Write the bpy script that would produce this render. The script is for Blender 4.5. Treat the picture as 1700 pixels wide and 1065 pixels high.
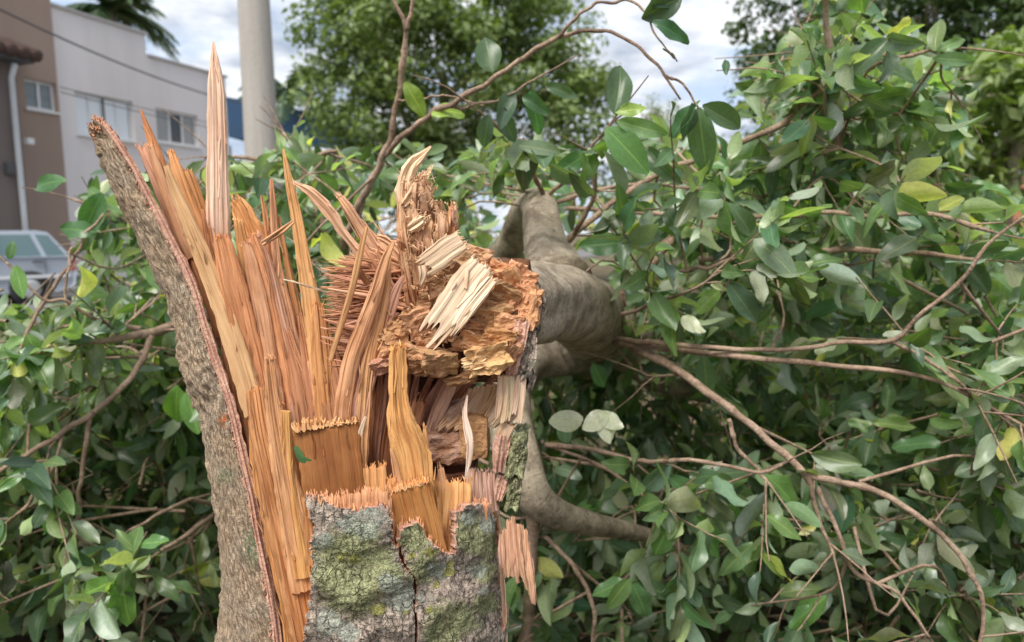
import bpy, bmesh, math, random
import numpy as np
from mathutils import Vector, Matrix, noise as mn

for o in list(bpy.data.objects):
    bpy.data.objects.remove(o, do_unlink=True)
scene = bpy.context.scene
C = scene.collection
R = math.radians
rnd = random.Random(7)

# ------------------------------------------------------------------ camera
CAM_H = 1.20
cam_d = bpy.data.cameras.new('camera')
cam = bpy.data.objects.new('camera', cam_d); C.objects.link(cam)
cam_d.lens = 26.0; cam_d.sensor_width = 36.0
cam_d.clip_start = 0.02; cam_d.clip_end = 2000
CM = Matrix.Translation((0, 0, CAM_H)) @ Matrix.Rotation(R(90 - 6.6), 4, 'X') @ Matrix.Rotation(R(-1.0), 4, 'Z')
cam.matrix_world = CM
cam_d.dof.use_dof = True
cam_d.dof.focus_distance = 0.80
cam_d.dof.aperture_fstop = 5.8
scene.camera = cam
FPX = 26.0 / 36.0 * 1700.0
CMi = CM.inverted()
CAMP = Vector((0, 0, CAM_H))

# ------------------------------------------------------------------ sky and sun
SUN_EL, SUN_AZ = 56.0, 205.0          # degrees; azimuth clockwise from +Y (behind the camera, a little left)
world = bpy.data.worlds.new('World'); scene.world = world
world.use_nodes = True
nt = world.node_tree; nt.nodes.clear()
def N(tree, t, **kw):
    n = tree.nodes.new(t)
    for k, v in kw.items(): setattr(n, k, v)
    return n
wo = N(nt, 'ShaderNodeOutputWorld'); bg = N(nt, 'ShaderNodeBackground')
sky = N(nt, 'ShaderNodeTexSky', sky_type='NISHITA'); sky.sun_disc = False
sky.sun_elevation = R(SUN_EL); sky.sun_rotation = R(SUN_AZ)
sky.air_density = 1.0; sky.dust_density = 2.0
bg.inputs['Strength'].default_value = 0.10
tc = N(nt, 'ShaderNodeTexCoord')
sep = N(nt, 'ShaderNodeSeparateXYZ'); nt.links.new(tc.outputs['Generated'], sep.inputs[0])
zc = N(nt, 'ShaderNodeMath', operation='MAXIMUM'); zc.inputs[1].default_value = 0.0
nt.links.new(sep.outputs['Z'], zc.inputs[0])
za = N(nt, 'ShaderNodeMath', operation='ADD'); za.inputs[1].default_value = 0.22
nt.links.new(zc.outputs[0], za.inputs[0])
dv = N(nt, 'ShaderNodeVectorMath', operation='DIVIDE')
cmb = N(nt, 'ShaderNodeCombineXYZ')
for i in range(3): nt.links.new(za.outputs[0], cmb.inputs[i])
nt.links.new(tc.outputs['Generated'], dv.inputs[0]); nt.links.new(cmb.outputs[0], dv.inputs[1])
n1 = N(nt, 'ShaderNodeTexNoise'); n1.inputs['Scale'].default_value = 2.3
n1.inputs['Detail'].default_value = 7; n1.inputs['Roughness'].default_value = 0.52
n1.inputs['Distortion'].default_value = 0.4
nt.links.new(dv.outputs[0], n1.inputs['Vector'])
n2 = N(nt, 'ShaderNodeTexNoise'); n2.inputs['Scale'].default_value = 4.1
n2.inputs['Detail'].default_value = 6; n2.inputs['Roughness'].default_value = 0.5
nt.links.new(dv.outputs[0], n2.inputs['Vector'])
r1 = N(nt, 'ShaderNodeValToRGB')      # cloud cover
r1.color_ramp.elements[0].position = 0.36; r1.color_ramp.elements[1].position = 0.50
nt.links.new(n1.outputs['Fac'], r1.inputs[0])
r2 = N(nt, 'ShaderNodeValToRGB')      # cloud body: grey bellies to white
e = r2.color_ramp.elements
e[0].position = 0.36; e[0].color = (2.5, 2.9, 3.6, 1)
e[1].position = 0.60; e[1].color = (6.0, 6.1, 6.3, 1)
nt.links.new(n2.outputs['Fac'], r2.inputs[0])
mx = N(nt, 'ShaderNodeMix', data_type='RGBA')
nt.links.new(r1.outputs[0], mx.inputs['Factor'])
hz = N(nt, 'ShaderNodeMix', data_type='RGBA'); hz.inputs['Factor'].default_value = 0.72
nt.links.new(sky.outputs[0], hz.inputs['A']); hz.inputs['B'].default_value = (3.4, 4.1, 5.3, 1)
nt.links.new(hz.outputs['Result'], mx.inputs['A']); nt.links.new(r2.outputs[0], mx.inputs['B'])
nt.links.new(mx.outputs['Result'], bg.inputs['Color'])
nt.links.new(bg.outputs[0], wo.inputs[0])

sun_d = bpy.data.lights.new('sun', 'SUN'); sun_d.energy = 2.6; sun_d.angle = R(32); sun_d.color = (1, 0.95, 0.88)
sun = bpy.data.objects.new('sun', sun_d); C.objects.link(sun)
az = R(SUN_AZ); el = R(SUN_EL)
sdir = Vector((math.sin(az) * math.cos(el), math.cos(az) * math.cos(el), math.sin(el)))
sun.rotation_euler = sdir.to_track_quat('Z', 'Y').to_euler()
sun.location = (0, 0, 30)

scene.view_settings.view_transform = 'Standard'
scene.view_settings.look = 'None'
scene.view_settings.exposure = 0.98
scene.view_settings.gamma = 1.0
scene.render.engine = 'CYCLES'
scene.cycles.use_denoising = True
scene.cycles.max_bounces = 7
scene.cycles.diffuse_bounces = 6
scene.cycles.transparent_max_bounces = 6
scene.cycles.sample_clamp_indirect = 6

# ------------------------------------------------------------------ pixel <-> world helpers (photo pixels 1700 x 1065)
def ray(px, py):
    v = CM.to_3x3() @ Vector((px - 850.0, -(py - 532.5), -FPX))
    return v.normalized()
def W(px, py, Y):
    d = ray(px, py)
    return CAMP + d * (Y / d.y)
def P(p):
    q = CMi @ Vector(p)
    return 850.0 + q.x / -q.z * FPX, 532.5 - q.y / -q.z * FPX
MX = np.array(CMi)
def Pn(a):
    q = a @ MX[:3, :3].T + MX[:3, 3]
    return 850 + q[:, 0] / -q[:, 2] * FPX, 532.5 - q[:, 1] / -q[:, 2] * FPX, -q[:, 2]
def mpp(Y): return Y / FPX

# ------------------------------------------------------------------ mesh helpers
class MB:
    def __init__(s): s.v = []; s.f = []; s.m = []; s.a = []; s.t = []
    def vert(s, p, fib=(0, 0, 0), tint=(1, 1, 1)):
        s.v.append(tuple(p)); s.a.append(tuple(fib)); s.t.append((tint[0], tint[1], tint[2], 1.0))
        return len(s.v) - 1
    def face(s, idx, m=0): s.f.append(tuple(idx)); s.m.append(m)
    def quad(s, a, b, c, d, m=0, tint=(1, 1, 1)):
        i = [s.vert(p, p, tint) for p in (a, b, c, d)]; s.face(i, m)
    def box(s, lo, hi, M=None, m=0):
        x0, y0, z0 = lo; x1, y1, z1 = hi
        ps = [Vector(p) for p in ((x0,y0,z0),(x1,y0,z0),(x1,y1,z0),(x0,y1,z0),(x0,y0,z1),(x1,y0,z1),(x1,y1,z1),(x0,y1,z1))]
        if M is not None: ps = [M @ p for p in ps]
        i = [s.vert(p, p) for p in ps]
        for q in ((0,3,2,1),(4,5,6,7),(0,1,5,4),(1,2,6,5),(2,3,7,6),(3,0,4,7)): s.face([i[k] for k in q], m)
    def build(s, name, mats, parent=None, smooth=True, loc=None):
        me = bpy.data.meshes.new(name)
        me.from_pydata(s.v, [], s.f)
        if not isinstance(mats, (list, tuple)): mats = [mats]
        for m in mats: me.materials.append(m)
        me.polygons.foreach_set('material_index', s.m)
        me.polygons.foreach_set('use_smooth', [smooth] * len(s.f))
        at = me.attributes.new('fib', 'FLOAT_VECTOR', 'POINT'); at.data.foreach_set('vector', np.array(s.a, dtype=np.float32).ravel())
        ct = me.attributes.new('tint', 'FLOAT_COLOR', 'POINT'); ct.data.foreach_set('color', np.array(s.t, dtype=np.float32).ravel())
        me.update()
        return link(name, me, parent)
def link(name, me, parent=None):
    o = bpy.data.objects.new(name, me); C.objects.link(o)
    if parent is not None: attach(o, parent)
    return o
def wpos(o):
    p = Vector((0, 0, 0))
    while o is not None: p += o.location; o = o.parent
    return p
def attach(o, parent):
    o.parent = parent
    o.location = -wpos(parent)
def thing(name, label, cat, loc=(0, 0, 0), group=None):
    o = bpy.data.objects.new(name, None); C.objects.link(o)
    o.location = loc; o.empty_display_size = 0.1
    return tag(o, label, cat, group)
def tag(o, label, cat, group=None):
    o['label'] = label; o['category'] = cat
    if group: o['group'] = group
    return o
def np_mesh(name, V, F, mats, parent=None, fib=None, tint=None, smooth=True, midx=None):
    me = bpy.data.meshes.new(name)
    V = np.asarray(V, dtype=np.float32); F = np.asarray(F, dtype=np.int32)
    k = F.shape[1]
    me.vertices.add(len(V)); me.vertices.foreach_set('co', V.ravel())
    me.loops.add(F.size); me.loops.foreach_set('vertex_index', F.ravel())
    me.polygons.add(len(F)); me.polygons.foreach_set('loop_start', np.arange(0, F.size, k, dtype=np.int32))
    me.polygons.foreach_set('loop_total', np.full(len(F), k, dtype=np.int32))
    if not isinstance(mats, (list, tuple)): mats = [mats]
    for m in mats: me.materials.append(m)
    if midx is not None: me.polygons.foreach_set('material_index', np.asarray(midx, dtype=np.int32))
    me.polygons.foreach_set('use_smooth', np.full(len(F), smooth, dtype=bool))
    if fib is not None:
        at = me.attributes.new('fib', 'FLOAT_VECTOR', 'POINT'); at.data.foreach_set('vector', np.asarray(fib, dtype=np.float32).ravel())
    if tint is not None:
        t4 = np.ones((len(V), 4), dtype=np.float32); t4[:, :3] = tint
        ct = me.attributes.new('tint', 'FLOAT_COLOR', 'POINT'); ct.data.foreach_set('color', t4.ravel())
    me.update(calc_edges=True); me.validate()
    return link(name, me, parent)
def spline(pts, n):
    """Catmull-Rom through tuples of any length, n samples, by chord length of the first three."""
    A = np.array(pts, dtype=float)
    if len(A) == 2:
        t = np.linspace(0, 1, n)[:, None]; return A[0] * (1 - t) + A[1] * t
    seg = np.linalg.norm(np.diff(A[:, :3], axis=0), axis=1); s = np.concatenate([[0], np.cumsum(seg)])
    E = np.vstack([2 * A[0] - A[1], A, 2 * A[-1] - A[-2]])
    out = []
    for x in np.linspace(0, s[-1], n):
        i = min(int(np.searchsorted(s, x, 'right')) - 1, len(A) - 2); i = max(i, 0)
        t = (x - s[i]) / max(seg[i], 1e-9)
        p0, p1, p2, p3 = E[i], E[i + 1], E[i + 2], E[i + 3]
        out.append(0.5 * ((2 * p1) + (-p0 + p2) * t + (2 * p0 - 5 * p1 + 4 * p2 - p3) * t * t + (-p0 + 3 * p1 - 3 * p2 + p3) * t ** 3))
    return np.array(out)
def nz(x, y=0.0, z=0.0): return mn.noise(Vector((x, y, z)))
def fbm(x, y, z, o=3):
    s = 0; a = 1.0
    for k in range(o):
        s += a * mn.noise(Vector((x, y, z))); x *= 2.03; y *= 2.03; z *= 2.03; a *= 0.5
    return s
def cr(a, b): return np.array((a[1] * b[2] - a[2] * b[1], a[2] * b[0] - a[0] * b[2], a[0] * b[1] - a[1] * b[0]))
def vlen(a): return math.sqrt(a[0] * a[0] + a[1] * a[1] + a[2] * a[2])
def tube_into(V, F, FB, pts, rad, ns=8, rough=0.0, seed=0.0, cap=True):
    pts = np.asarray(pts, float); n = len(pts)
    T = np.gradient(pts, axis=0); T /= np.linalg.norm(T, axis=1)[:, None] + 1e-9
    ref = np.array([0.31, 0.2, 0.93]); 
    if abs(T[0] @ ref) > 0.95: ref = np.array([1., 0, 0])
    base = len(V); L = 0.0
    u = cr(T[0], ref); u /= vlen(u)
    for i in range(n):
        u = u - T[i] * (u @ T[i]); u /= vlen(u) + 1e-9
        w = cr(T[i], u)
        if i: L += vlen(pts[i] - pts[i - 1])
        for j in range(ns):
            a = 2 * math.pi * j / ns
            r = rad[i]
            if rough: r *= 1 + rough * fbm(math.cos(a) * 1.3 + seed, math.sin(a) * 1.3, L / max(rad[0], .004) * 0.35 + seed, 3)
            V.append(pts[i] + (u * math.cos(a) + w * math.sin(a)) * r)
            FB.append((a * rad[i], L, seed))
    for i in range(n - 1):
        for j in range(ns):
            k = (j + 1) % ns
            F.append((base + i * ns + j, base + i * ns + k, base + (i + 1) * ns + k, base + (i + 1) * ns + j))
    if cap:
        for i, rev in ((0, True), (n - 1, False)):
            c = len(V); V.append(pts[i]); FB.append((0, 0, seed))
            for j in range(0, ns, 2):
                q = (base + i * ns + j, base + i * ns + (j + 1) % ns, base + i * ns + (j + 2) % ns, c)
                F.append(q[::-1] if rev else q)
def tube(name, pts, rad, mat, parent=None, ns=8, rough=0.0, seed=0.0):
    V = []; F = []; FB = []
    tube_into(V, F, FB, pts, rad, ns, rough, seed)
    return np_mesh(name, V, F, mat, parent, fib=FB, tint=np.ones((len(V), 3)))

# ------------------------------------------------------------------ materials
class Mat:
    def __init__(s, name, rough=0.8, spec=0.3):
        s.m = bpy.data.materials.new(name); s.m.use_nodes = True
        s.t = s.m.node_tree; s.b = s.t.nodes['Principled BSDF']; s.out = s.t.nodes['Material Output']
        s.b.inputs['Roughness'].default_value = rough
        s.b.inputs['Specular IOR Level'].default_value = spec
    def n(s, t, **kw): return N(s.t, t, **kw)
    def l(s, a, b): s.t.links.new(a, b)
    def attr(s, name): a = s.n('ShaderNodeAttribute'); a.attribute_name = name; return a
    def pos(s): return s.n('ShaderNodeTexCoord').outputs['Object']
    def scale(s, vec, sc):
        m = s.n('ShaderNodeVectorMath', operation='MULTIPLY'); s.l(vec, m.inputs[0]); m.inputs[1].default_value = sc; return m.outputs[0]
    def noise(s, vec, sc, detail=3, rough=0.55, dist=0.0):
        n = s.n('ShaderNodeTexNoise'); n.inputs['Scale'].default_value = sc; n.inputs['Detail'].default_value = detail
        n.inputs['Roughness'].default_value = rough; n.inputs['Distortion'].default_value = dist
        s.l(vec, n.inputs['Vector']); return n.outputs['Fac']
    def ramp(s, fac, stops, interp='LINEAR'):
        r = s.n('ShaderNodeValToRGB'); r.color_ramp.interpolation = interp
        el = r.color_ramp.elements
        while len(el) < len(stops): el.new(0.5)
        for e, (p, c) in zip(el, stops):
            e.position = p; e.color = (c, c, c, 1) if isinstance(c, (int, float)) else (*c, 1)
        s.l(fac, r.inputs[0]); return r.outputs[0]
    def mix(s, fac, a, b, blend='MIX'):
        m = s.n('ShaderNodeMix', data_type='RGBA', blend_type=blend)
        for key, val in (('Factor', fac), ('A', a), ('B', b)):
            if isinstance(val, (int, float)): m.inputs[key].default_value = val if key == 'Factor' else (val, val, val, 1)
            elif isinstance(val, tuple): m.inputs[key].default_value = (*val, 1)
            else: s.l(val, m.inputs[key])
        return m.outputs['Result']
    def math(s, op, a, b=0.0, clamp=False):
        m = s.n('ShaderNodeMath', operation=op); m.use_clamp = clamp
        for i, v in enumerate((a, b)):
            if isinstance(v, (int, float)): m.inputs[i].default_value = v
            else: s.l(v, m.inputs[i])
        return m.outputs[0]
    def bump(s, h, strength=0.5, dist=0.002):
        b = s.n('ShaderNodeBump'); b.inputs['Strength'].default_value = strength; b.inputs['Distance'].default_value = dist
        s.l(h, b.inputs['Height']); s.l(b.outputs[0], s.b.inputs['Normal'])
    def color(s, c):
        if isinstance(c, tuple): s.b.inputs['Base Color'].default_value = (*c, 1)
        else: s.l(c, s.b.inputs['Base Color'])
        return s

def mottled(name, col, var=0.15, sc=3.0, rough=0.8, spec=0.3, bump=0.0, bsc=60, bd=0.003, dirt=None):
    m = Mat(name, rough, spec); p = m.pos()
    n = m.noise(p, sc, 6, 0.6)
    c = m.mix(n, tuple(x * (1 - var) for x in col), tuple(min(1, x * (1 + var)) for x in col))
    if dirt:
        st = m.ramp(m.noise(m.scale(p, (1, 1, 0.12)), sc * 1.7, 5), [(0.45, 0.0), (0.75, 1.0)])
        c = m.mix(m.math('MULTIPLY', st, 0.5), c, dirt)
    m.color(c)
    if bump: m.bump(m.noise(p, bsc, 4), bump, bd)
    return m.m

def wood_material(name='splintered_wood', crack=.55, fibre=1.0, blotch=.8):
    m = Mat(name, 0.72, 0.25)
    fb = m.attr('fib').outputs['Vector']; tn = m.attr('tint').outputs['Color']
    v1 = m.scale(fb, (1, 0.035, 1)); v2 = m.scale(fb, (1, 0.10, 1))
    f1 = m.noise(v1, 820, 4, 0.65); f2 = m.noise(v2, 130, 5, 0.6); f3 = m.noise(m.scale(fb, (1, .5, 1)), 30, 4)
    c = m.mix(fibre, tn, m.ramp(f1, [(0.30, (0.76, 0.68, 0.62)), (0.5, (0.98, 0.96, 0.95)), (0.70, (1.13, 1.12, 1.09))]), 'MULTIPLY')
    c = m.mix(.75 * fibre, c, m.ramp(f2, [(0.3, (0.70, 0.60, 0.52)), (0.55, (1.0, 1.0, 1.0)), (0.75, (1.15, 1.13, 1.08))]), 'MULTIPLY')
    c = m.mix(blotch, c, m.ramp(f3, [(0.3, (0.74, 0.62, 0.54)), (0.5, (1, 1, 1)), (0.68, (1.10, 1.12, 1.16))]), 'MULTIPLY')
    f4 = m.noise(m.scale(fb, (1, 0.022, 1)), 230, 3, 0.5, 0.6); f5 = m.noise(m.scale(fb, (1, 0.05, 1)), 300, 3, 0.5, 0.8)
    crk = m.ramp(f4, [(0.33, 0.0), (0.385, 1.0)])
    c = m.mix(crack, c, m.ramp(f4, [(0.33, (.42, .30, .23)), (0.39, (1, 1, 1)), (.62, (1, 1, 1)), (.68, (1.22, 1.22, 1.2))]), 'MULTIPLY')
    c = m.mix(0.6, c, m.ramp(f5, [(0.62, (1, 1, 1)), (0.70, (1.3, 1.28, 1.22))]), 'MULTIPLY')
    m.color(c)
    h = m.math('ADD', m.math('MULTIPLY', f1, 0.6), m.math('MULTIPLY', f2, 0.5))
    h = m.math('ADD', h, m.math('MULTIPLY', crk, .9 * crack / .55))
    m.bump(h, 0.8 * fibre, 0.0018)
    return m.m
M_WOOD = wood_material()
M_SMOOTH = wood_material('clean_split_wood', .18, .55, .5)
M_PLATE = wood_material('stained_split_face', .12, .75, 1.0)

def crumbly_material(name='crumbly_wood'):
    m = Mat(name, 0.85, 0.15)
    tn = m.attr('tint').outputs['Color']; fb = m.attr('fib').outputs['Vector']
    a = m.noise(fb, 160, 6, 0.7); b = m.noise(m.scale(fb, (1, 1, 1.5)), 75, 5, 0.65)
    vo = m.n('ShaderNodeTexVoronoi', feature='DISTANCE_TO_EDGE'); vo.inputs['Scale'].default_value = 85; m.l(fb, vo.inputs['Vector'])
    cr = m.ramp(vo.outputs[0], [(0.0, 0.35), (0.06, 1.0)])
    c = m.mix(1.0, tn, m.ramp(a, [(0.3, (0.74, 0.66, 0.60)), (0.6, (1.1, 1.08, 1.05))]), 'MULTIPLY')
    c = m.mix(0.7, c, m.ramp(b, [(0.34, (0.66, 0.56, 0.5)), (0.5, (1, 1, 1)), (0.7, (1.15, 1.14, 1.1))]), 'MULTIPLY')
    c = m.mix(0.22, c, cr, 'MULTIPLY')
    m.color(c)
    m.bump(m.math('ADD', a, m.math('MULTIPLY', b, 1.2)), 1.0, 0.004)
    return m.m
M_CRUMB = crumbly_material()

def bark_slab_material():
    m = Mat('fissured_bark', 0.9, 0.15)
    fb = m.attr('fib').outputs['Vector']
    a = m.noise(m.scale(fb, (1, 0.16, 1)), 480, 5, 0.7, 0.2)
    b = m.noise(m.scale(fb, (0.5, 1.5, 1)), 420, 4, 0.65)
    c3 = m.noise(fb, 22, 5, 0.6)
    fis = m.ramp(a, [(0.34, 0.0), (0.52, 1.0)])
    hor = m.ramp(b, [(0.36, 0.6), (0.5, 1.0)])
    h = m.math('MULTIPLY', fis, hor)
    c = m.mix(h, (0.21, 0.142, 0.094), (0.53, 0.39, 0.26))
    c = m.mix(m.ramp(c3, [(0.4, 0.0), (0.7, 0.8)]), c, m.mix(h, (0.21, 0.16, 0.115), (0.55, 0.455, 0.345)))
    tn = m.attr('tint').outputs['Color']
    sp = m.n('ShaderNodeSeparateColor'); m.l(tn, sp.inputs[0])
    grn = m.math('MULTIPLY', sp.outputs['Red'], m.ramp(m.noise(fb, 240, 4), [(0.42, 0.0), (0.56, 1.0)]))
    c = m.mix(grn, c, (0.20, 0.25, 0.13))
    org = m.math('MULTIPLY', sp.outputs['Green'], m.ramp(m.noise(fb, 130, 4), [(0.4, 0.0), (0.5, 1.0)]))
    c = m.mix(org, c, (0.62, 0.20, 0.07))
    m.color(c)
    m.bump(m.math('ADD', h, m.math('MULTIPLY', a, 0.8)), 0.9, 0.003)
    return m.m
M_SLAB = bark_slab_material()

def bark_lichen_material():
    m = Mat('lichened_bark', 0.92, 0.12)
    fb = m.attr('fib').outputs['Vector']; p = fb
    a = m.noise(m.scale(fb, (1.0, 0.55, 1)), 210, 6, 0.7, 0.4)
    b = m.noise(fb, 45, 5, 0.62)
    wv = m.noise(m.scale(fb, (0.22, 1, 1)), 75, 5, 0.6, 0.6)
    base = m.mix(m.ramp(a, [(0.33, 0.0), (0.62, 1.0)]), (0.12, 0.09, 0.07), (0.62, 0.50, 0.41))
    base = m.mix(m.ramp(wv, [(0.30, 0.75), (0.46, 0.0)]), base, (0.07, 0.060, 0.042))
    base = m.mix(m.ramp(b, [(0.45, 0.0), (0.68, 0.5)]), base, (0.38, 0.37, 0.31))
    vo = m.n('ShaderNodeTexVoronoi', feature='DISTANCE_TO_EDGE'); vo.inputs['Scale'].default_value = 260; m.l(fb, vo.inputs['Vector'])
    crack = m.ramp(vo.outputs[0], [(0.0, 0.42), (0.09, 1.0)])
    tn = m.attr('tint').outputs['Color']
    sp = m.n('ShaderNodeSeparateColor'); m.l(tn, sp.inputs[0])
    brk = m.math('ADD', m.math('MULTIPLY', m.noise(fb, 190, 6, 0.75), .55), m.math('MULTIPLY', m.noise(fb, 48, 5, .65), .45))
    def patch(ch, lo, hi):
        s_ = m.math('ADD', sp.outputs[ch], m.math('MULTIPLY', m.math('SUBTRACT', brk, 0.5), 3.4))
        return m.ramp(s_, [(lo, 0.0), (hi, 1.0)])
    g = m.math('MULTIPLY', patch('Red', 0.40, 0.78), .8); bl = m.math('MULTIPLY', patch('Green', 0.52, 0.80), .75); ye = m.math('MULTIPLY', patch('Blue', 0.62, 0.85), .8)
    fine = m.noise(fb, 420, 3, 0.7)
    gc = m.mix(m.ramp(fine, [(0.35, 0.0), (0.65, 1.0)]), (0.17, 0.19, 0.075), (0.52, 0.56, 0.28))
    bc = m.mix(m.ramp(fine, [(0.35, 0.0), (0.65, 1.0)]), (0.24, 0.27, 0.22), (0.60, 0.64, 0.54))
    yc = m.mix(m.ramp(fine, [(0.35, 0.0), (0.65, 1.0)]), (0.26, 0.25, 0.05), (0.46, 0.46, 0.12))
    c = m.mix(g, base, m.mix(0.8, gc, crack, 'MULTIPLY'))
    c = m.mix(bl, c, m.mix(0.7, bc, crack, 'MULTIPLY'))
    c = m.mix(ye, c, yc)
    dn = m.n('ShaderNodeTexNoise'); dn.inputs['Scale'].default_value = 130; dn.inputs['Detail'].default_value = 4; m.l(fb, dn.inputs['Vector'])
    wob = m.n('ShaderNodeVectorMath', operation='MULTIPLY_ADD'); m.l(dn.outputs['Color'], wob.inputs[0]); wob.inputs[1].default_value = (.012, .012, .012); m.l(m.scale(fb, (1, .6, 1)), wob.inputs[2])
    fl = m.n('ShaderNodeTexVoronoi', feature='DISTANCE_TO_EDGE'); fl.inputs['Scale'].default_value = 105; m.l(wob.outputs[0], fl.inputs['Vector'])
    flake = m.ramp(fl.outputs[0], [(0.0, 0.0), (0.10, 1.0)])
    msk = m.ramp(m.noise(fb, 34, 4), [(0.42, 0.0), (0.55, 1.0)])
    flk = m.mix(msk, 1.0, flake)
    c = m.mix(0.6, c, m.ramp(flk, [(0.0, .40), (0.7, 1.1)]), 'MULTIPLY')
    c = m.mix(0.9, c, m.ramp(a, [(0.30, (.45, .41, .38)), (0.46, (1.0, 1.0, 1.0)), (0.68, (1.25, 1.23, 1.18))]), 'MULTIPLY')
    c = m.mix(0.7, c, m.ramp(m.noise(fb, 620, 3, .7), [(0.32, .55), (0.6, 1.15)]), 'MULTIPLY')
    m.color(c)
    h = m.math('ADD', a, m.math('MULTIPLY', wv, 0.9))
    h = m.math('ADD', h, m.math('MULTIPLY', m.math('ADD', m.math('ADD', g, bl), ye), 0.25))
    h = m.math('ADD', h, m.math('MULTIPLY', flk, .7))
    m.bump(m.math('ADD', h, m.math('MULTIPLY', fine, 0.45)), 1.0, 0.006)
    return m.m
M_LICHEN = bark_lichen_material()

def raw_bark_edge():
    m = Mat('torn_inner_bark', 0.85, 0.2)
    fb = m.attr('fib').outputs['Vector']
    a = m.noise(fb, 260, 5, 0.7); b = m.noise(fb, 40, 4)
    c = m.mix(m.ramp(a, [(0.35, 0.0), (0.62, 1.0)]), (0.50, 0.26, 0.18), (0.82, 0.54, 0.40))
    c = m.mix(m.ramp(b, [(0.4, 0.0), (0.7, 0.7)]), c, (0.48, 0.24, 0.19))
    m.color(c); m.bump(a, 1.0, 0.004)
    return m.m
M_RAW = raw_bark_edge()

def smooth_bark(name='smooth_trunk_bark', c0=(0.20, 0.155, 0.11), c1=(0.46, 0.385, 0.285), spots=True):
    m = Mat(name, 0.82, 0.2)
    fb = m.attr('fib').outputs['Vector']; p = m.pos()
    a = m.noise(p, 17, 7, 0.66, .4); ring = m.noise(m.scale(fb, (0.10, 1, 1)), 120, 4, 0.6, 0.5); fine = m.noise(p, 240, 5, 0.7); bl = m.noise(p, 55, 5, .65)
    c = m.mix(m.ramp(a, [(0.36, 0.0), (0.64, 1.0)]), c0, c1)
    c = m.mix(m.ramp(bl, [(0.52, 0.0), (0.66, 0.55)]), c, tuple(x * 1.25 for x in c1))
    c = m.mix(m.ramp(bl, [(0.32, 0.7), (0.42, 0.0)]), c, tuple(x * .6 for x in c0))
    c = m.mix(m.ramp(ring, [(0.64, 0.0), (0.70, 0.6)]), c, (0.42, 0.35, 0.28))
    c = m.mix(m.ramp(ring, [(0.28, 0.6), (0.36, 0.0)]), c, tuple(x * .55 for x in c0))
    if spots:
        vo = m.n('ShaderNodeTexVoronoi'); vo.inputs['Scale'].default_value = 70; m.l(p, vo.inputs['Vector'])
        c = m.mix(m.ramp(vo.outputs['Distance'], [(0.10, 0.7), (0.18, 0.0)]), c, tuple(x * .5 for x in c0))
    c = m.mix(0.75, c, m.ramp(fine, [(0.3, 0.6), (0.6, 1.12)]), 'MULTIPLY')
    m.color(c)
    m.bump(m.math('ADD', m.math('MULTIPLY', ring, 0.9), m.math('ADD', fine, m.math('MULTIPLY', bl, .8))), 0.9, 0.004)
    return m.m
M_TRUNK = smooth_bark()
M_TWIG = smooth_bark('twig_bark', (0.20, 0.13, 0.09), (0.47, 0.34, 0.245), False)

def leaf_material(name, up=(0.092, 0.150, 0.078), under=(0.27, 0.335, 0.225), rough=0.31, trans=0.36, veins=True, spec=0.5):
    m = Mat(name, rough, spec)
    fb = m.attr('fib').outputs['Vector']; tn = m.attr('tint').outputs['Color']
    sx = m.n('ShaderNodeSeparateXYZ'); m.l(fb, sx.inputs[0])
    geo = m.n('ShaderNodeNewGeometry')
    u = m.mix(1.0, up, tn, 'MULTIPLY')
    d = m.mix(0.75, under, tn, 'MULTIPLY')
    c = m.mix(geo.outputs['Backfacing'], u, d)
    blot = m.noise(m.scale(fb, (2.0, 5.0, 1.0)), 2.2, 4)
    c = m.mix(0.6, c, m.ramp(blot, [(0.3, 0.72), (0.65, 1.15)]), 'MULTIPLY')
    if veins:
        ax = m.math('ABSOLUTE', sx.outputs['X'])
        mid = m.ramp(ax, [(0.02, 1.0), (0.08, 0.0)])
        sv = m.math('SINE', m.math('MULTIPLY', m.math('SUBTRACT', sx.outputs['Y'], m.math('MULTIPLY', ax, 0.16)), 62.0))
        lat = m.ramp(sv, [(0.80, 0.0), (0.98, 1.0)])
        vv = m.math('MAXIMUM', m.math('MULTIPLY', mid, 0.45), m.math('MULTIPLY', lat, 0.05))
        c = m.mix(vv, c, m.mix(1.0, (0.28, 0.36, 0.13), tn, 'MULTIPLY'))
        m.bump(m.math('MULTIPLY', vv, -1.0), 0.35, 0.002)
    m.color(c)
    tr = m.n('ShaderNodeBsdfTranslucent'); m.l(m.mix(1.0, c, (1.5, 1.75, 0.55), 'MULTIPLY'), tr.inputs['Color'])
    ms = m.n('ShaderNodeMixShader'); ms.inputs[0].default_value = trans
    m.l(m.b.outputs[0], ms.inputs[1]); m.l(tr.outputs[0], ms.inputs[2]); m.l(ms.outputs[0], m.out.inputs[0])
    return m.m
M_LEAF = leaf_material('fallen_leaf')
M_FARLEAF = leaf_material('tree_leaf', (0.10, 0.14, 0.05), (0.15, 0.20, 0.09), 0.5, 0.3, False)
M_PALM = leaf_material('palm_leaf', (0.035, 0.07, 0.03), (0.07, 0.11, 0.05), 0.45, 0.2, False)
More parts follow.
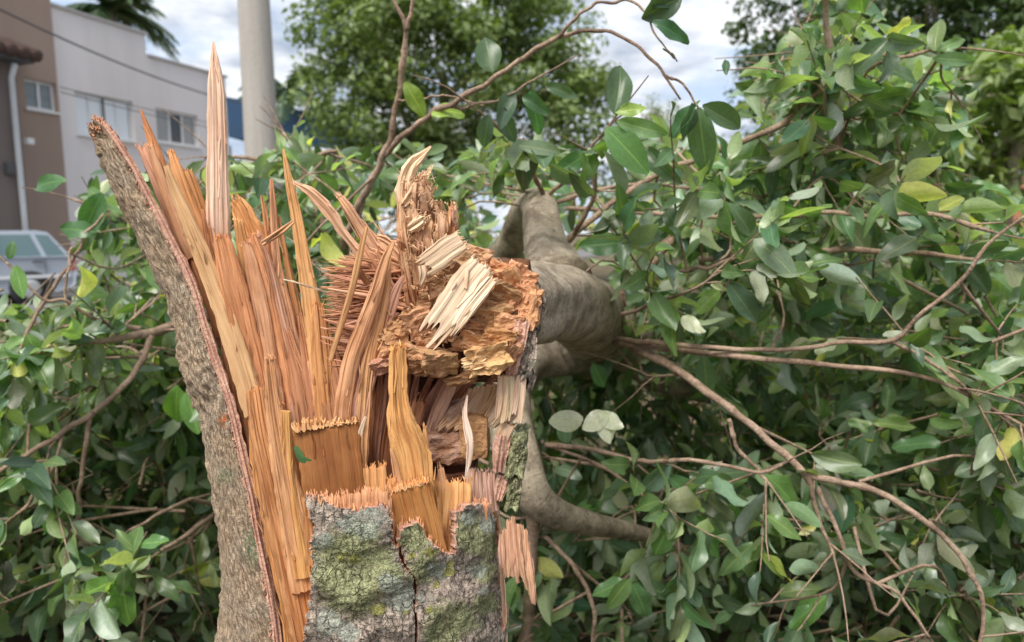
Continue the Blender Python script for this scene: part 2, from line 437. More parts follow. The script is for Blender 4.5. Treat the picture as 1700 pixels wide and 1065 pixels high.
# ------------------------------------------------------------------ the setting: ground, road, pavement
def struct(o, kind='structure'): o['kind'] = kind; return o
def ground_material():
    m = Mat('soil_and_grass', 0.95, 0.1); p = m.pos()
    a = m.noise(p, 1.3, 6, 0.6); b = m.noise(p, 30, 6, 0.7); c3 = m.noise(p, 140, 4, 0.7)
    c = m.mix(m.ramp(b, [(0.35, 0.0), (0.65, 1.0)]), (0.10, 0.072, 0.05), (0.24, 0.175, 0.125))
    c = m.mix(m.math('MULTIPLY', m.ramp(a, [(0.42, 0.0), (0.58, 1.0)]), m.ramp(c3, [(0.4, 0.2), (0.6, 0.9)])), c, (0.06, 0.085, 0.03))
    m.color(c); m.bump(m.math('ADD', b, c3), 1.0, 0.02)
    return m.m
g = MB(); n = 60
for j in range(n + 1):
    for i in range(n + 1):
        # finer near the stump, reaching to the horizon
        fx = (i / n * 2 - 1); fy = j / n
        x = math.copysign(abs(fx) ** 3 * 700, fx); y = -40 + fy ** 3 * 1400 if False else (-60 + (fy ** 3) * 1500)
        r_ = math.hypot(x, y - 3)
        z = 0.025 * fbm(x * 0.9, y * 0.9, 0.3) * (1 if r_ < 8 else 0)
        g.vert((x, y, z), (x, y, 0))
for j in range(n):
    for i in range(n):
        a = j * (n + 1) + i; g.face((a, a + 1, a + n + 2, a + n + 1))
struct(g.build('ground', ground_material()))

WA = Vector((-11.6, 18.8, 0)); WB = Vector((-9.45, 24.7, 0))
WD = (WB - WA).normalized(); WN = Vector((WD.y, -WD.x, 0))       # towards the street and the camera side
def wall_hit(px, py, A=None, off=0.0):
    A = (A or WA) + WN * off
    d = ray(px, py); t = (A - CAMP).dot(WN) / d.dot(WN)
    h = CAMP + d * t
    return (h - A).dot(WD), h.z
def along(s, off, z): return WA + WD * s + WN * off + Vector((0, 0, z))
def strip(name, s0, s1, o0, o1, z0, z1, mat, parent=None):
    b = MB(); ps = [along(s0, o0, 0), along(s1, o0, 0), along(s1, o1, 0), along(s0, o1, 0)]
    lo = [p + Vector((0, 0, z0)) for p in ps]; hi = [p + Vector((0, 0, z1)) for p in ps]
    b.quad(*hi)
    for k in range(4): b.quad(lo[k], lo[(k + 1) % 4], hi[(k + 1) % 4], hi[k])
    return b.build(name, mat, parent, smooth=False)
M_ASPH = mottled('asphalt', (0.16, 0.155, 0.155), 0.25, 2.0, 0.9, 0.2, 0.6, 90, 0.01)
M_PAVE = mottled('pavement_concrete', (0.30, 0.275, 0.26), 0.2, 1.5, 0.9, 0.2, 0.5, 70, 0.006, (0.16, 0.14, 0.12))
M_KERB = mottled('kerb_concrete', (0.34, 0.33, 0.31), 0.2, 2.5, 0.9, 0.2)
struct(strip('road', -16, 40, 1.9, 8.2, 0.004, 0.035, M_ASPH))
struct(strip('pavement', -16, 40, 0.02, 1.75, 0.0, 0.15, M_PAVE))
struct(strip('kerb', -16, 40, 1.75, 1.9, 0.0, 0.155, M_KERB))
struct(strip('kerb', -16, 40, 8.2, 8.35, 0.0, 0.14, M_KERB))

# ------------------------------------------------------------------ buildings
M_WHITE = mottled('pale_plaster', (0.72, 0.675, 0.665), 0.05, 0.5, 0.85, 0.2, 0.15, 40, 0.004, (0.50, 0.47, 0.45))
M_BROWN = mottled('brown_plaster', (0.335, 0.25, 0.205), 0.10, 0.7, 0.9, 0.2, 0.25, 40, 0.004, (0.26, 0.19, 0.155))
M_BEIGE = mottled('beige_plaster', (0.62, 0.50, 0.40), 0.08, 0.7, 0.9, 0.2)
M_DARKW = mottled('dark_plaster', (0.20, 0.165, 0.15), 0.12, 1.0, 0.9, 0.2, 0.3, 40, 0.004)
M_BLUE = mottled('blue_paint', (0.06, 0.125, 0.225), 0.08, 0.8, 0.7, 0.3)
M_FRAME = mottled('white_window_frame', (0.72, 0.72, 0.72), 0.04, 3, 0.45, 0.4)
M_TRIM = mottled('parapet_capping', (0.42, 0.40, 0.39), 0.1, 2, 0.8, 0.3)
M_TILE = mottled('clay_roof_tile', (0.10, 0.065, 0.055), 0.35, 6, 0.9, 0.2)
M_PIPE = mottled('painted_downpipe', (0.62, 0.64, 0.66), 0.06, 4, 0.5, 0.4)
M_METAL = mottled('dark_metal', (0.09, 0.09, 0.095), 0.2, 8, 0.6, 0.4)
gm = Mat('window_glass', 0.08, 0.6); gm.color((0.16, 0.20, 0.21)); M_GLASS = gm.m
gm = Mat('curtained_glass', 0.12, 0.6); gm.color((0.74, 0.77, 0.80)); M_CURT = gm.m
gm = Mat('dim_room_glass', 0.08, 0.6); gm.color((0.035, 0.04, 0.045)); M_DIM = gm.m
gm = Mat('blind_glass', 0.15, 0.6); gm.color((0.30, 0.30, 0.29)); M_BLIND = gm.m

def facade(b, s0, s1, z0, ztop, off, openings, depth=0.17, m=0):
    """Wall sheet along the street line with real openings and reveals; ztop is a function of s."""
    ss = sorted(set([s0, s1] + [o[0] for o in openings] + [o[1] for o in openings]))
    zs = sorted(set([z0] + [o[2] for o in openings] + [o[3] for o in openings]))
    for a, c in zip(ss[:-1], ss[1:]):
        for k, zl in enumerate(zs):
            top = k == len(zs) - 1
            zh = None if top else zs[k + 1]
            mid = (a + c) / 2
            if not top and any(o[0] < mid < o[1] and o[2] <= zl and zh <= o[3] for o in openings): continue
            b.quad(along(a, off, zl), along(c, off, zl), along(c, off, ztop(c) if top else zh), along(a, off, ztop(a) if top else zh), m)
    for (a, c, zl, zh) in openings:
        i = off - depth
        b.quad(along(a, off, zl), along(a, i, zl), along(a, i, zh), along(a, off, zh), m)
        b.quad(along(c, off, zl), along(c, off, zh), along(c, i, zh), along(c, i, zl), m)
        b.quad(along(a, off, zh), along(a, i, zh), along(c, i, zh), along(c, off, zh), m)
        b.quad(along(a, off, zl), along(c, off, zl), along(c, i, zl), along(a, i, zl), m)
def bar(b, s0, s1, z0, z1, o0, o1, m=0):
    ps = [along(s0, o0, z0), along(s1, o0, z0), along(s1, o1, z0), along(s0, o1, z0)]
    pt = [p + Vector((0, 0, z1 - z0)) for p in ps]
    b.quad(*ps[::-1], m); b.quad(*pt, m)
    for k in range(4): b.quad(ps[k], ps[(k + 1) % 4], pt[(k + 1) % 4], pt[k], m)
def window(parent, op, off, sashes, panes, sill=True):
    a, c, zl, zh = op; f = 0.065; i = off - 0.12
    b = MB()
    bar(b, a, c, zl, zl + f, i - .03, i + .03); bar(b, a, c, zh - f, zh, i - .03, i + .03)
    bar(b, a, a + f, zl + f, zh - f, i - .028, i + .028); bar(b, c - f, c, zl + f, zh - f, i - .028, i + .028)
    w = (c - a - 2 * f) / sashes
    for k in range(1, sashes): bar(b, a + f + w * k - .03, a + f + w * k + .03, zl + f, zh - f, i - .026, i + .026)
    win = b.build('window', M_FRAME, parent, smooth=False)
    for k in range(sashes):
        p = MB(); s0 = a + f + w * k + .02; s1 = a + f + w * (k + 1) - .02
        p.quad(along(s0, i - .012, zl + f), along(s1, i - .012, zl + f), along(s1, i - .012, zh - f), along(s0, i - .012, zh - f))
        p.build('pane', panes[k % len(panes)], win, smooth=False)
    if sill:
        p = MB(); bar(p, a - .05, c + .05, zl - .05, zl, off - .02, off + .06); p.build('sill', M_FRAME, win, smooth=False)

def rect(px0, py0, px1, py1, A=None, off=0):
    s0, zt = wall_hit(px0, py0, A, off); s1, _ = wall_hit(px1, py0, A, off)
    _, zb = wall_hit(px0, py1, A, off)
    return (s0, s1, zb, zt)

# white building
wb = thing('white_building', 'long pale plaster building with stepped parapet and two white windows, beside the brown block', 'building', WA)
sB, _ = wall_hit(97, 200); sE, _ = wall_hit(379, 220); sS, _ = wall_hit(243, 100)
_, zA = wall_hit(97, 13); _, zS = wall_hit(244, 93)
op1 = rect(123, 149, 219, 221); op2 = rect(258, 178, 327, 234)
b = MB()
ztop = lambda s: zA
facade(b, sB, sS, 0.15, lambda s: zA, 0.0, [op1])
facade(b, sS, sE, 0.15, lambda s: zS, 0.0, [op2])
b.quad(along(sS, 0, zS), along(sS, -8, zS), along(sS, -8, zA), along(sS, 0, zA))
b.quad(along(sE, 0, 0), along(sE, -8, 0), along(sE, -8, zS), along(sE, 0, zS))
b.quad(along(sS, 0, zS - .3), along(sE, 0, zS - .3), along(sE, -8, zS - .3), along(sS, -8, zS - .3))
b.quad(along(sB, 0, zA - .3), along(sS, 0, zA - .3), along(sS, -8, zA - .3), along(sB, -8, zA - .3))
b.build('wall', M_WHITE, wb, smooth=False)
b = MB(); bar(b, sB, sS + .06, zA, zA + .07, -.22, .06); b.build('parapet_capping', M_TRIM, wb, smooth=False)
b = MB(); bar(b, sS + .07, sE + .06, zS, zS + .07, -.22, .06); b.build('parapet_capping', M_TRIM, wb, smooth=False)
window(wb, op1, 0, 4, [M_CURT, M_CURT, M_CURT, M_CURT])
sm_ = (op1[0] + op1[1]) / 2; b = MB(); bar(b, sm_ - .035, sm_ + .035, op1[2] + .06, op1[3] - .06, -.10, -.085); b.build('mullion', M_METAL, wb, smooth=False)
window(wb, op2, 0, 3, [M_BLIND, M_DIM, M_BLIND])
b = MB(); bar(b, sB, sE, 0.9, 1.0, 0.0, 0.02); b.build('plinth_band', M_TRIM, wb, smooth=False)

# brown block, same street line, nearer
br = thing('brown_building', 'brown plastered block with one small white casement window, left of the white building', 'building', along(sB - 2, 0, 0))
sL = sB - 4.2
ob = rect(40, 128, 91, 178, None, 0.10)
b = MB(); facade(b, sL, sB - .02, 0.15, lambda s: 9.6, 0.10, [ob])
b.quad(along(sB - .02, .10, 0.15), along(sB - .02, -8, 0.15), along(sB - .02, -8, 9.6), along(sB - .02, .10, 9.6))
b.quad(along(sL, .10, 9.6), along(sB - .02, .10, 9.6), along(sB - .02, -8, 9.6), along(sL, -8, 9.6))
b.build('wall', M_BROWN, br, smooth=False)
window(br, ob, 0.10, 2, [M_GLASS, M_GLASS])
b = MB(); bar(b, sL, sL + 1.55, 5.4, 9.5, .105, .16); b.build('beige_panel', M_BEIGE, br, smooth=False)

# dark house with tiled eave and downpipe at the frame's edge
dh = thing('dark_house', 'dark brown house wall with tiled eave and white downpipe at the picture edge', 'house', along(sL - 2, 0, 0))
sd1, _ = wall_hit(38, 250, None, .5); sd0 = sd1 - 5
_, ze = wall_hit(20, 105, None, .5)
b = MB(); bar(b, sd0, sd1, 0.15, ze, -4, .5); b.build('wall', M_DARKW, dh, smooth=False)
roof = MB()
bar(roof, sd0, sd1 + .15, ze, ze + .12, .3, .95); rf = roof.build('roof', M_METAL, dh, smooth=False)
for k in range(16):                       # rows of round clay tiles running up the slope
    s_ = sd1 + .15 - k * .30
    a = along(s_, 1.05, ze + .16); c = along(s_, -1.6, ze + 1.15)
    tube('roof_tile', [tuple(a), tuple((a + c) / 2), tuple(c)], [.15, .15, .14], M_TILE, rf, 8)
s_ = wall_hit(30, 250, None, .62)[0]
tube('downpipe', [tuple(along(s_, .62, .2)), tuple(along(s_, .62, 2)), tuple(along(s_, .62, ze - .35)), tuple(along(s_ , .78, ze - .05))], [.065] * 4, M_PIPE, dh, 10)
b = MB(); q = wall_hit(13, 280, None, .5); bar(b, q[0] - .10, q[0] + .10, q[1] - .12, q[1] + .14, .5, .62); b.build('meter_box', M_METAL, dh, smooth=False)
b = MB(); q = wall_hit(45, 235, None, .5); bar(b, q[0] - .08, q[0] + .08, q[1] - .06, q[1] + .08, .5, .64); b.build('wall_lamp', M_FRAME, dh, smooth=False)

# blue-fronted building beyond the pole
bb = thing('blue_building', 'low building with a deep blue fascia over white piers, beyond the concrete pole', 'building', W(440, 390, 34))
Yb = 34.0
def wbox(b, px0, py0, px1, py1, Y, dep=4.0):
    a = W(px0, py0, Y); c = W(px1, py1, Y)
    b.box((a.x, Y, c.z), (c.x, Y + dep, a.z))
b = MB(); p0 = W(374, 160, Yb); p1 = W(520, 200, Yb); lo = W(440, 226, Yb).z
q = [Vector((p0.x, Yb, lo)), Vector((p1.x, Yb + 5, lo - .1)), Vector((p1.x, Yb + 5, p0.z - .15)), Vector((p0.x, Yb, p0.z))]
b.quad(*q); r_ = [x + Vector((0.6, 5, 0)) for x in q]; b.quad(q[3], q[2], r_[2], r_[3]); b.quad(q[0], q[3], r_[3], r_[0]); b.quad(q[1], r_[1], r_[2], q[2])
b.build('fascia', M_BLUE, bb, smooth=False)
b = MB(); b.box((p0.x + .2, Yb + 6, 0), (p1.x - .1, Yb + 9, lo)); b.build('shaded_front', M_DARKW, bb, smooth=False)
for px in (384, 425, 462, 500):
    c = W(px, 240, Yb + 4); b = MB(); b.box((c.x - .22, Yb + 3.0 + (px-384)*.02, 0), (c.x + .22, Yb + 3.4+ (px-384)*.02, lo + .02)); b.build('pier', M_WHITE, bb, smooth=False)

# terracotta wall glimpsed at the right edge
tw = MB(); a = W(1672, 300, 12); c = W(1800, 345, 12)
for k in range(6):
    for i in range(5):
        w_ = (c.x - a.x) / 5; h_ = c.z / 1; 
b = MB(); b.box((a.x, 12, 0), (c.x, 12.3, a.z - .10)); b.quad((a.x - .1, 11.8, a.z - .12), (c.x, 11.8, a.z - .12), (c.x, 12.6, a.z + .14), (a.x - .1, 12.6, a.z + .14))
M_TERRA = mottled('terracotta_paint', (0.52, 0.20, 0.12), 0.15, 3, 0.85, 0.2)
tag(b.build('garden_wall', M_TERRA, smooth=False), 'low terracotta garden wall glimpsed under the layered tree', 'wall')

# ------------------------------------------------------------------ utility pole and cables
def pole_mat():
    m = Mat('pole_concrete', 0.85, 0.25); p = m.pos()
    a = m.noise(m.scale(p, (1, 1, .08)), 16, 6, .6); b_ = m.noise(p, 60, 5, .65)
    c = m.mix(a, (0.30, 0.275, 0.245), (0.48, 0.45, 0.41)); c = m.mix(.5, c, m.ramp(b_, [(.3, .75), (.6, 1.08)]), 'MULTIPLY')
    m.color(c); m.bump(b_, .4, .004); return m.m
pc = W(433, 215, 7.0)
pole = thing('utility_pole', 'tall round concrete utility pole in front of the white and blue buildings', 'pole', (pc.x, 7.0, 0))
z = np.linspace(0, 9.0, 14)
tube('pole_shaft', [(pc.x, 7.0, t) for t in z], [0.172 - 0.0095 * t for t in z], pole_mat(), pole, 28)
b = MB(); b.box((pc.x - .9, 6.72, 8.2), (pc.x + .9, 6.82, 8.32)); b.build('crossarm', M_KERB, pole, smooth=False)
def cable(label, a, c, sag, r):
    a = Vector(a); c = Vector(c); pts = []
    for k in range(25):
        t = k / 24; p = a.lerp(c, t); p.z -= sag * 4 * t * (1 - t); pts.append(tuple(p))
    tag(tube('overhead_cable', pts, [r] * 25, M_METAL, None, 6), label, 'cable', 'cables along the facades')
cable('thick overhead cable sloping down across the upper white wall', W(-120, -45, 13), W(405, 172, 23.5), .25, .022)
cable('upper thin cable crossing below the white building windows', W(100, 144, 14), W(405, 214, 22), .05, .010)
cable('lower thin cable crossing below the white building windows', W(100, 152, 14), W(405, 222, 22), .05, .010)

# ------------------------------------------------------------------ parked estate car
def car_paint():
    m = Mat('silver_blue_paint', 0.35, 0.5); p = m.pos()
    c = m.mix(m.noise(p, 2.0, 4), (0.33, 0.37, 0.43), (0.38, 0.42, 0.48)); m.color(c); m.b.inputs['Metallic'].default_value = 0.25
    m.b.inputs['Coat Weight'].default_value = 0.3; return m.m
M_PAINT = car_paint(); M_BLACK = mottled('black_rubber', (0.025, 0.025, 0.026), .3, 9, .8, .3); M_ALLOY = mottled('steel_rim', (0.35, 0.36, 0.37), .1, 9, .4, .5)
gm = Mat('tinted_car_glass', 0.06, 0.7); gm.color((0.10, 0.16, 0.17)); M_CARG = gm.m
gm = Mat('red_lamp_lens', 0.2, 0.5); gm.color((0.45, 0.03, 0.02)); M_RED = gm.m
def build_car(origin, yaw):
    car = thing('parked_car', 'silver estate car parked in front of the brown building', 'car', origin)
    Mx = Matrix.Translation(origin) @ Matrix.Rotation(yaw, 4, 'Z')
    # local: x from 0 (rear) to -4.1 (front), y half width, z up
    low = [(0.0, .40), (0.02, .62), (-0.02, .86), (-.15, .90), (-1.3, .91), (-2.75, .90), (-2.95, .88), (-3.75, .76), (-4.02, .66), (-4.08, .45), (-4.02, .28), (-3.7, .22), (-.35, .22), (-.05, .30)]
    b = MB(); rings = []
    for y, inset, dz in ((-.80, .05, .02), (-.835, .0, 0), (-.80, .0, .0), (.80, .0, .0), (.835, 0, 0), (.80, .05, .02)):
        ring = []
        for (x, zz) in low:
            cx, cz = -2.0, .55
            k = 1 - inset * .4 if abs(y) < .82 and inset else 1
            ring.append(b.vert(Mx @ Vector((cx + (x - cx) * k, y, cz + (zz - cz) * (k if inset else 1)))))
        rings.append(ring)
    seq = [rings[0], rings[1], rings[4], rings[5]]
    nn = len(low)
    for a, c in zip(seq[:-1], seq[1:]):
        for k in range(nn): b.face((a[k], a[(k + 1) % nn], c[(k + 1) % nn], c[k]))
    b.face(seq[0][::-1]); b.face(seq[-1])
    b.build('body', M_PAINT, car, smooth=False)
    # greenhouse
    bot = [(-.04, .89), (-2.85, .89)]; top = [(-.42, 1.40), (-.60, 1.425), (-1.9, 1.42), (-2.1, 1.39)]
    prof = [(-.03, .885), (-.40, 1.385), (-.58, 1.425), (-1.9, 1.42), (-2.12, 1.385), (-2.88, .885)]
    b = MB(); L = []; Rr = []
    for (x, zz) in prof:
        hw = .80 - (zz - .885) * .26
        L.append(b.vert(Mx @ Vector((x, -hw, zz)))); Rr.append(b.vert(Mx @ Vector((x, hw, zz))))
    k = len(prof)
    for i in range(k): b.face((L[i], L[(i + 1) % k], Rr[(i + 1) % k], Rr[i]))
    b.face(L[::-1]); b.face(Rr); b.build('cabin', M_PAINT, car, smooth=False)
    def hw(zz): return .80 - (zz - .885) * .26 + .006
    for sgn in (-1, 1):
        for quad in (((-.14, .93), (-.40, 1.33), (-.62, 1.345), (-.47, .93)), ((-.55, .93), (-.70, 1.345), (-1.28, 1.35), (-1.33, .93)), ((-1.42, .93), (-1.36, 1.35), (-2.02, 1.345), (-2.42, .93))):
            b = MB(); b.quad(*[Mx @ Vector((x, sgn * hw(zz), zz)) for x, zz in quad]); b.build('side_window', M_CARG, car, smooth=False)
    def across(name, pts, mat, hwd):
        b = MB(); (x0, z0), (x1, z1) = pts
        b.quad(Mx @ Vector((x0, -hwd, z0)), Mx @ Vector((x0, hwd, z0)), Mx @ Vector((x1, hwd - .08, z1)), Mx @ Vector((x1, -hwd + .08, z1))); b.build(name, mat, car, smooth=False)
    across('rear_window', [(-.075, .96), (-.365, 1.35)], M_CARG, .70)
    across('windscreen', [(-2.78, .96), (-2.17, 1.36)], M_CARG, .70)
    for sgn in (-1, 1):
        b = MB(); b.box((-3.95, sgn * .838 - .012, .50), (-.1, sgn * .838 + .012, .56), Mx); b.build('rubbing_strip', M_BLACK if False else M_PIPE, car, smooth=False)
        for x in (-1.55, -.62):
            b = MB(); b.box((x - .09, sgn * .842 - .014, .80), (x + .09, sgn * .842 + .014, .835), Mx); b.build('door_handle', M_METAL, car, smooth=False)
        for x in (-.50 + -.9 + .9, -1.38):
            b = MB(); b.box((x - .006, sgn * .8365 - .004, .26), (x + .006, sgn * .8365 + .004, .88), Mx); b.build('door_seam', M_METAL, car, smooth=False)
        b = MB(); b.box((-.06, sgn * .70 - .12, .62), (.035, sgn * .70 + .12, .84), Mx); b.build('tail_lamp', M_RED, car, smooth=False)
        b = MB(); b.box((-3.98, sgn * .62 - .16, .58), (-3.9, sgn * .62 + .16, .70), Mx); b.build('headlight', M_CURT, car, smooth=False)
        for x in (-.78, -3.35):
            c0 = Mx @ Vector((x, sgn * .70, .29)); ax = (Mx.to_3x3() @ Vector((0, sgn, 0)))
            a = b = None
            arch = tube('wheel_arch', [tuple(c0 + ax * .06), tuple(c0 + ax * .139)], [.355, .355], M_BLACK, car, 24)
            wh = tube('wheel', [tuple(c0 - ax * .06), tuple(c0 + ax * .10), tuple(c0 + ax * .145)], [.29, .29, .27], M_BLACK, car, 24)
            tube('rim', [tuple(c0 + ax * .10), tuple(c0 + ax * .150), tuple(c0 + ax * .156)], [.185, .185, .12], M_ALLOY, wh, 18)
    b = MB(); b.box((.0, -.80, .34), (.10, .80, .50), Mx); b.build('rear_bumper', M_METAL, car, smooth=False)
    b = MB(); b.box((-4.15, -.78, .30), (-4.0, .78, .46), Mx); b.build('front_bumper', M_METAL, car, smooth=False)
rr = W(122, 478, 15.4); build_car(Vector((rr.x - .15, 15.5, 0.035)), R(40))

# ------------------------------------------------------------------ standing trees
def far_leaves(name, centres, per, size, mat, parent, spread, seed, tint0, tint1, droop=0.3, up=0.6):
    rg = np.random.default_rng(seed)
    cs = np.repeat(np.asarray(centres), per, axis=0); n = len(cs)
    # leaves sit on the shell of each clump, so the clump keeps light tops and dark hollows
    d = rg.normal(size=(n, 3)); d /= np.linalg.norm(d, axis=1)[:, None]
    rad = spread * rg.uniform(0.35, 1.05, (n, 1)) * np.repeat(rg.uniform(.7, 1.4, (len(centres), 1)), per, axis=0)
    c = cs + d * rad * np.array([1, 1, .75])
    nrm = d * 0.6 + rg.normal(size=(n, 3)) * .55 + np.array([0, 0, up]); nrm /= np.linalg.norm(nrm, axis=1)[:, None]
    ax = rg.normal(size=(n, 3)) + np.array([0, 0, -droop]); ax -= nrm * np.sum(ax * nrm, 1)[:, None]; ax /= np.linalg.norm(ax, axis=1)[:, None]
    sd = np.cross(nrm, ax)
    L = size * rg.uniform(.6, 1.35, (n, 1)); w = L * rg.uniform(.36, .5, (n, 1))
    V = np.empty((n, 4, 3)); V[:, 0] = c - ax * L * .5; V[:, 1] = c + sd * w * .5 + nrm * w * .1; V[:, 2] = c + ax * L * .5 - nrm * L * .1; V[:, 3] = c - sd * w * .5 + nrm * w * .1
    F = np.arange(n * 4).reshape(n, 4)
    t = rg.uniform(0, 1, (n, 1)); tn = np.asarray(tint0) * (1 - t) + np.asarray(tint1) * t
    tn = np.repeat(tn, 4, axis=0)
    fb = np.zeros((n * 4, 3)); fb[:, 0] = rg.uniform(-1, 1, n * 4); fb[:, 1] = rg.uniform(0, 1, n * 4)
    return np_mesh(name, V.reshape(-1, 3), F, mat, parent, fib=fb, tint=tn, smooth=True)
def crown_points(c, rad, n, seed, lo=0.45):
    rg = np.random.default_rng(seed); out = []
    while len(out) < n:
        p = rg.uniform(-1, 1, 3); r_ = np.linalg.norm(p)
        if r_ > 1 or r_ < lo * rg.uniform(0.2, 1): continue
        q = p * np.asarray(rad)
        k = 1 + .28 * fbm(p[0] * 1.9 + seed, p[1] * 1.9, p[2] * 1.9)
        out.append(np.asarray(c) + q * k)
    return out
def standing_tree(label, base, crown_c, rad, nclump, per, size, spread, seed, t0, t1, group=None, mat=None, droop=.3, up=.6, lo=.45, name='tree', extra=()):
    t = thing(name, label, 'tree', base, group)
    pts = crown_points(crown_c, rad, nclump, seed, lo)
    for (cc, rr_, nn) in extra: pts += crown_points(cc, rr_, nn, seed + 5, .2)
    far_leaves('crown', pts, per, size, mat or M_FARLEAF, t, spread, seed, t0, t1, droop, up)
    b0 = np.asarray(base); cc = np.asarray(crown_c); h = np.linalg.norm(cc - b0)
    tr = spline([tuple(b0), tuple(b0 * .6 + cc * .4 + np.array([.1 * h * .1, 0, 0])), tuple(cc)], 10)
    r0 = h * .035 + .05
    tube('trunk', tr, np.linspace(r0, r0 * .45, 10), M_TRUNK, t, 12, .15, seed)
    rg = random.Random(seed)
    for k in range(9):
        tip = pts[rg.randrange(len(pts))]; st = tr[rg.randrange(4, 9)]
        mid = (st + tip) / 2 + np.array([rg.uniform(-.1, .1) * h, rg.uniform(-.1, .1) * h, -.03 * h])
        pt = spline([tuple(st), tuple(mid), tuple(tip)], 8)
        tube('limb', pt, np.linspace(r0 * .4, .02, 8), M_TRUNK, t, 7, .1, seed + k)
    return t
def wc(px, py, Y): p = W(px, py, Y); return (p.x, p.y, p.z)
c = wc(735, 120, 17)
standing_tree('big dense round green tree filling the sky behind the splintered stump', (c[0], 17, 0), c, (3.1, 2.6, 2.9), 210, 150, .17, .52, 11, (.85, .92, .85), (2.0, 1.9, 1.45), 'standing trees behind the fallen crown',
              extra=[(wc(960, 190, 16.5), (1.25, 1.2, 1.6), 26), (wc(630, 60, 17), (1.3, 1.3, 1.7), 26), (wc(880, 20, 17), (1.3, 1.2, 1.0), 18), (wc(720, 300, 17), (2.2, 1.2, 1.0), 40)])
c = wc(1085, 245, 30)
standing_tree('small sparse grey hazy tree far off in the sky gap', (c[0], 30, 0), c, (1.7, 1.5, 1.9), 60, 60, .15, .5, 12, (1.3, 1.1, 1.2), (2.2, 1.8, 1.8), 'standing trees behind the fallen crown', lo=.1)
c = wc(1520, 30, 16)
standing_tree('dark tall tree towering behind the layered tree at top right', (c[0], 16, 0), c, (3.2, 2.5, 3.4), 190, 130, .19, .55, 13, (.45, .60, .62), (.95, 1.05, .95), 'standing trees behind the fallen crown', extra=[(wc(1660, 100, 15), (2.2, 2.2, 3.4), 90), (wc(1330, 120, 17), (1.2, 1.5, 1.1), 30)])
c = wc(1690, 200, 8.2)
t = thing('tree', 'pale drooping leaved tree in tiers at the right edge', 'tree', (c[0], 8.2, 0), 'standing trees behind the fallen crown')
pts = []; rg = random.Random(5)
for k, (px, py, w_) in enumerate(((1670, 90, 70), (1640, 130, 90), (1700, 120, 90), (1600, 190, 80), (1680, 200, 90), (1740, 160, 90), (1590, 240, 70), (1650, 265, 90), (1720, 255, 90), (1560, 270, 60), (1600, 215, 90), (1750, 80, 80), (1780, 210, 90), (1660, 300, 60), (1520, 250, 60))):
    for q in range(7):
        pts.append(np.array(wc(px + rg.uniform(-w_, w_) * .6, py + rg.uniform(-22, 18), 8.2 + rg.uniform(-.7, .9))))
far_leaves('crown', pts, 42, .17, M_FARLEAF, t, .22, 21, (1.1, 1.2, 1.0), (2.5, 2.3, 1.75), 1.6, 1.0)
tr = spline([(c[0] + .1, 8.3, 0), (c[0] - .05, 8.3, 1.0), (c[0] + .1, 8.2, c[2] + .6)], 10)
tube('trunk', tr, np.linspace(.13, .05, 10), M_TRUNK, t, 10, .1, 3)
for k in range(8):
    p = pts[rg.randrange(len(pts))]; tube('limb', spline([tuple(tr[3 + k % 6]), tuple((tr[3 + k % 6] + p) / 2 + np.array([0, 0, .1])), tuple(p)], 7), np.linspace(.035, .01, 7), M_TRUNK, t, 6)
c = wc(1350, 330, 13)
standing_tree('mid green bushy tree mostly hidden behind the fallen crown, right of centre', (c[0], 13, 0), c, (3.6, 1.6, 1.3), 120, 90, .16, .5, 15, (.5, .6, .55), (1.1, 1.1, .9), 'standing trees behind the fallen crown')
c = wc(480, 375, 15)
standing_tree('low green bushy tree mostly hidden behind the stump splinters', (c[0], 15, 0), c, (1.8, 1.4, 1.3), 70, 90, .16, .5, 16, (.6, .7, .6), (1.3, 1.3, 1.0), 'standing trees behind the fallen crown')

def palm(label, top, base, n, L, seed):
    t = thing('palm_tree', label, 'palm', base, 'palms behind the buildings')
    rg = random.Random(seed); top = Vector(top)
    tube('trunk', spline([tuple(base), ((base[0] + top.x) / 2 + .2, base[1], top.z / 2), tuple(top)], 10), np.linspace(.24, .15, 10), M_TRUNK, t, 10, .1, seed)
    for k in range(n):
        a = 2 * math.pi * k / n + rg.uniform(-.2, .2); el_ = rg.uniform(-.15, .95)
        d = Vector((math.cos(a) * math.cos(el_), math.sin(a) * math.cos(el_), math.sin(el_)))
        b = MB(); pts = []
        for i in range(15):
            s = i / 14 * L
            p = top + d * s + Vector((0, 0, -(.12 + .10 * (1 - el_)) * s * s * 1.15))
            pts.append(p)
        for i in range(1, 14):
            T = (pts[i + 1] - pts[i - 1]).normalized(); sd = T.cross(Vector((0, 0, 1)))
            if sd.length < .01: sd = Vector((1, 0, 0))
            sd.normalize(); l_ = L * .26 * math.sin(math.pi * (i + 1.5) / 16) + .05
            for sg in (-1, 1):
                for q in (0, .5):
                    c0 = pts[i].lerp(pts[min(i + 1, 14)], q)
                    tip = c0 + sd * sg * l_ * .8 + T * l_ * .55 + Vector((0, 0, -l_ * rg.uniform(.35, .8)))
                    i0 = b.vert(c0 - T * .06, (0, 0, 0), (1, 1, 1)); i1 = b.vert(c0 + T * .07, (0, 0, 0), (1, 1, 1))
                    i2 = b.vert(c0.lerp(tip, .6) + T * .09, (0.3, .5, 0), (1.1, 1.1, 1)); i3 = b.vert(tip, (.5, 1, 0), (1.2, 1.2, 1))
                    b.face((i0, i1, i2, i3))
            if i < 14:
                w_ = .05
                i0 = [b.vert(pts[i - 1] + Vector((w_, 0, 0))), b.vert(pts[i - 1] - Vector((w_, 0, 0))), b.vert(pts[i] - Vector((w_, 0, 0))), b.vert(pts[i] + Vector((w_, 0, 0)))]
                b.face(i0)
        b.build('frond', M_PALM, t, smooth=False)
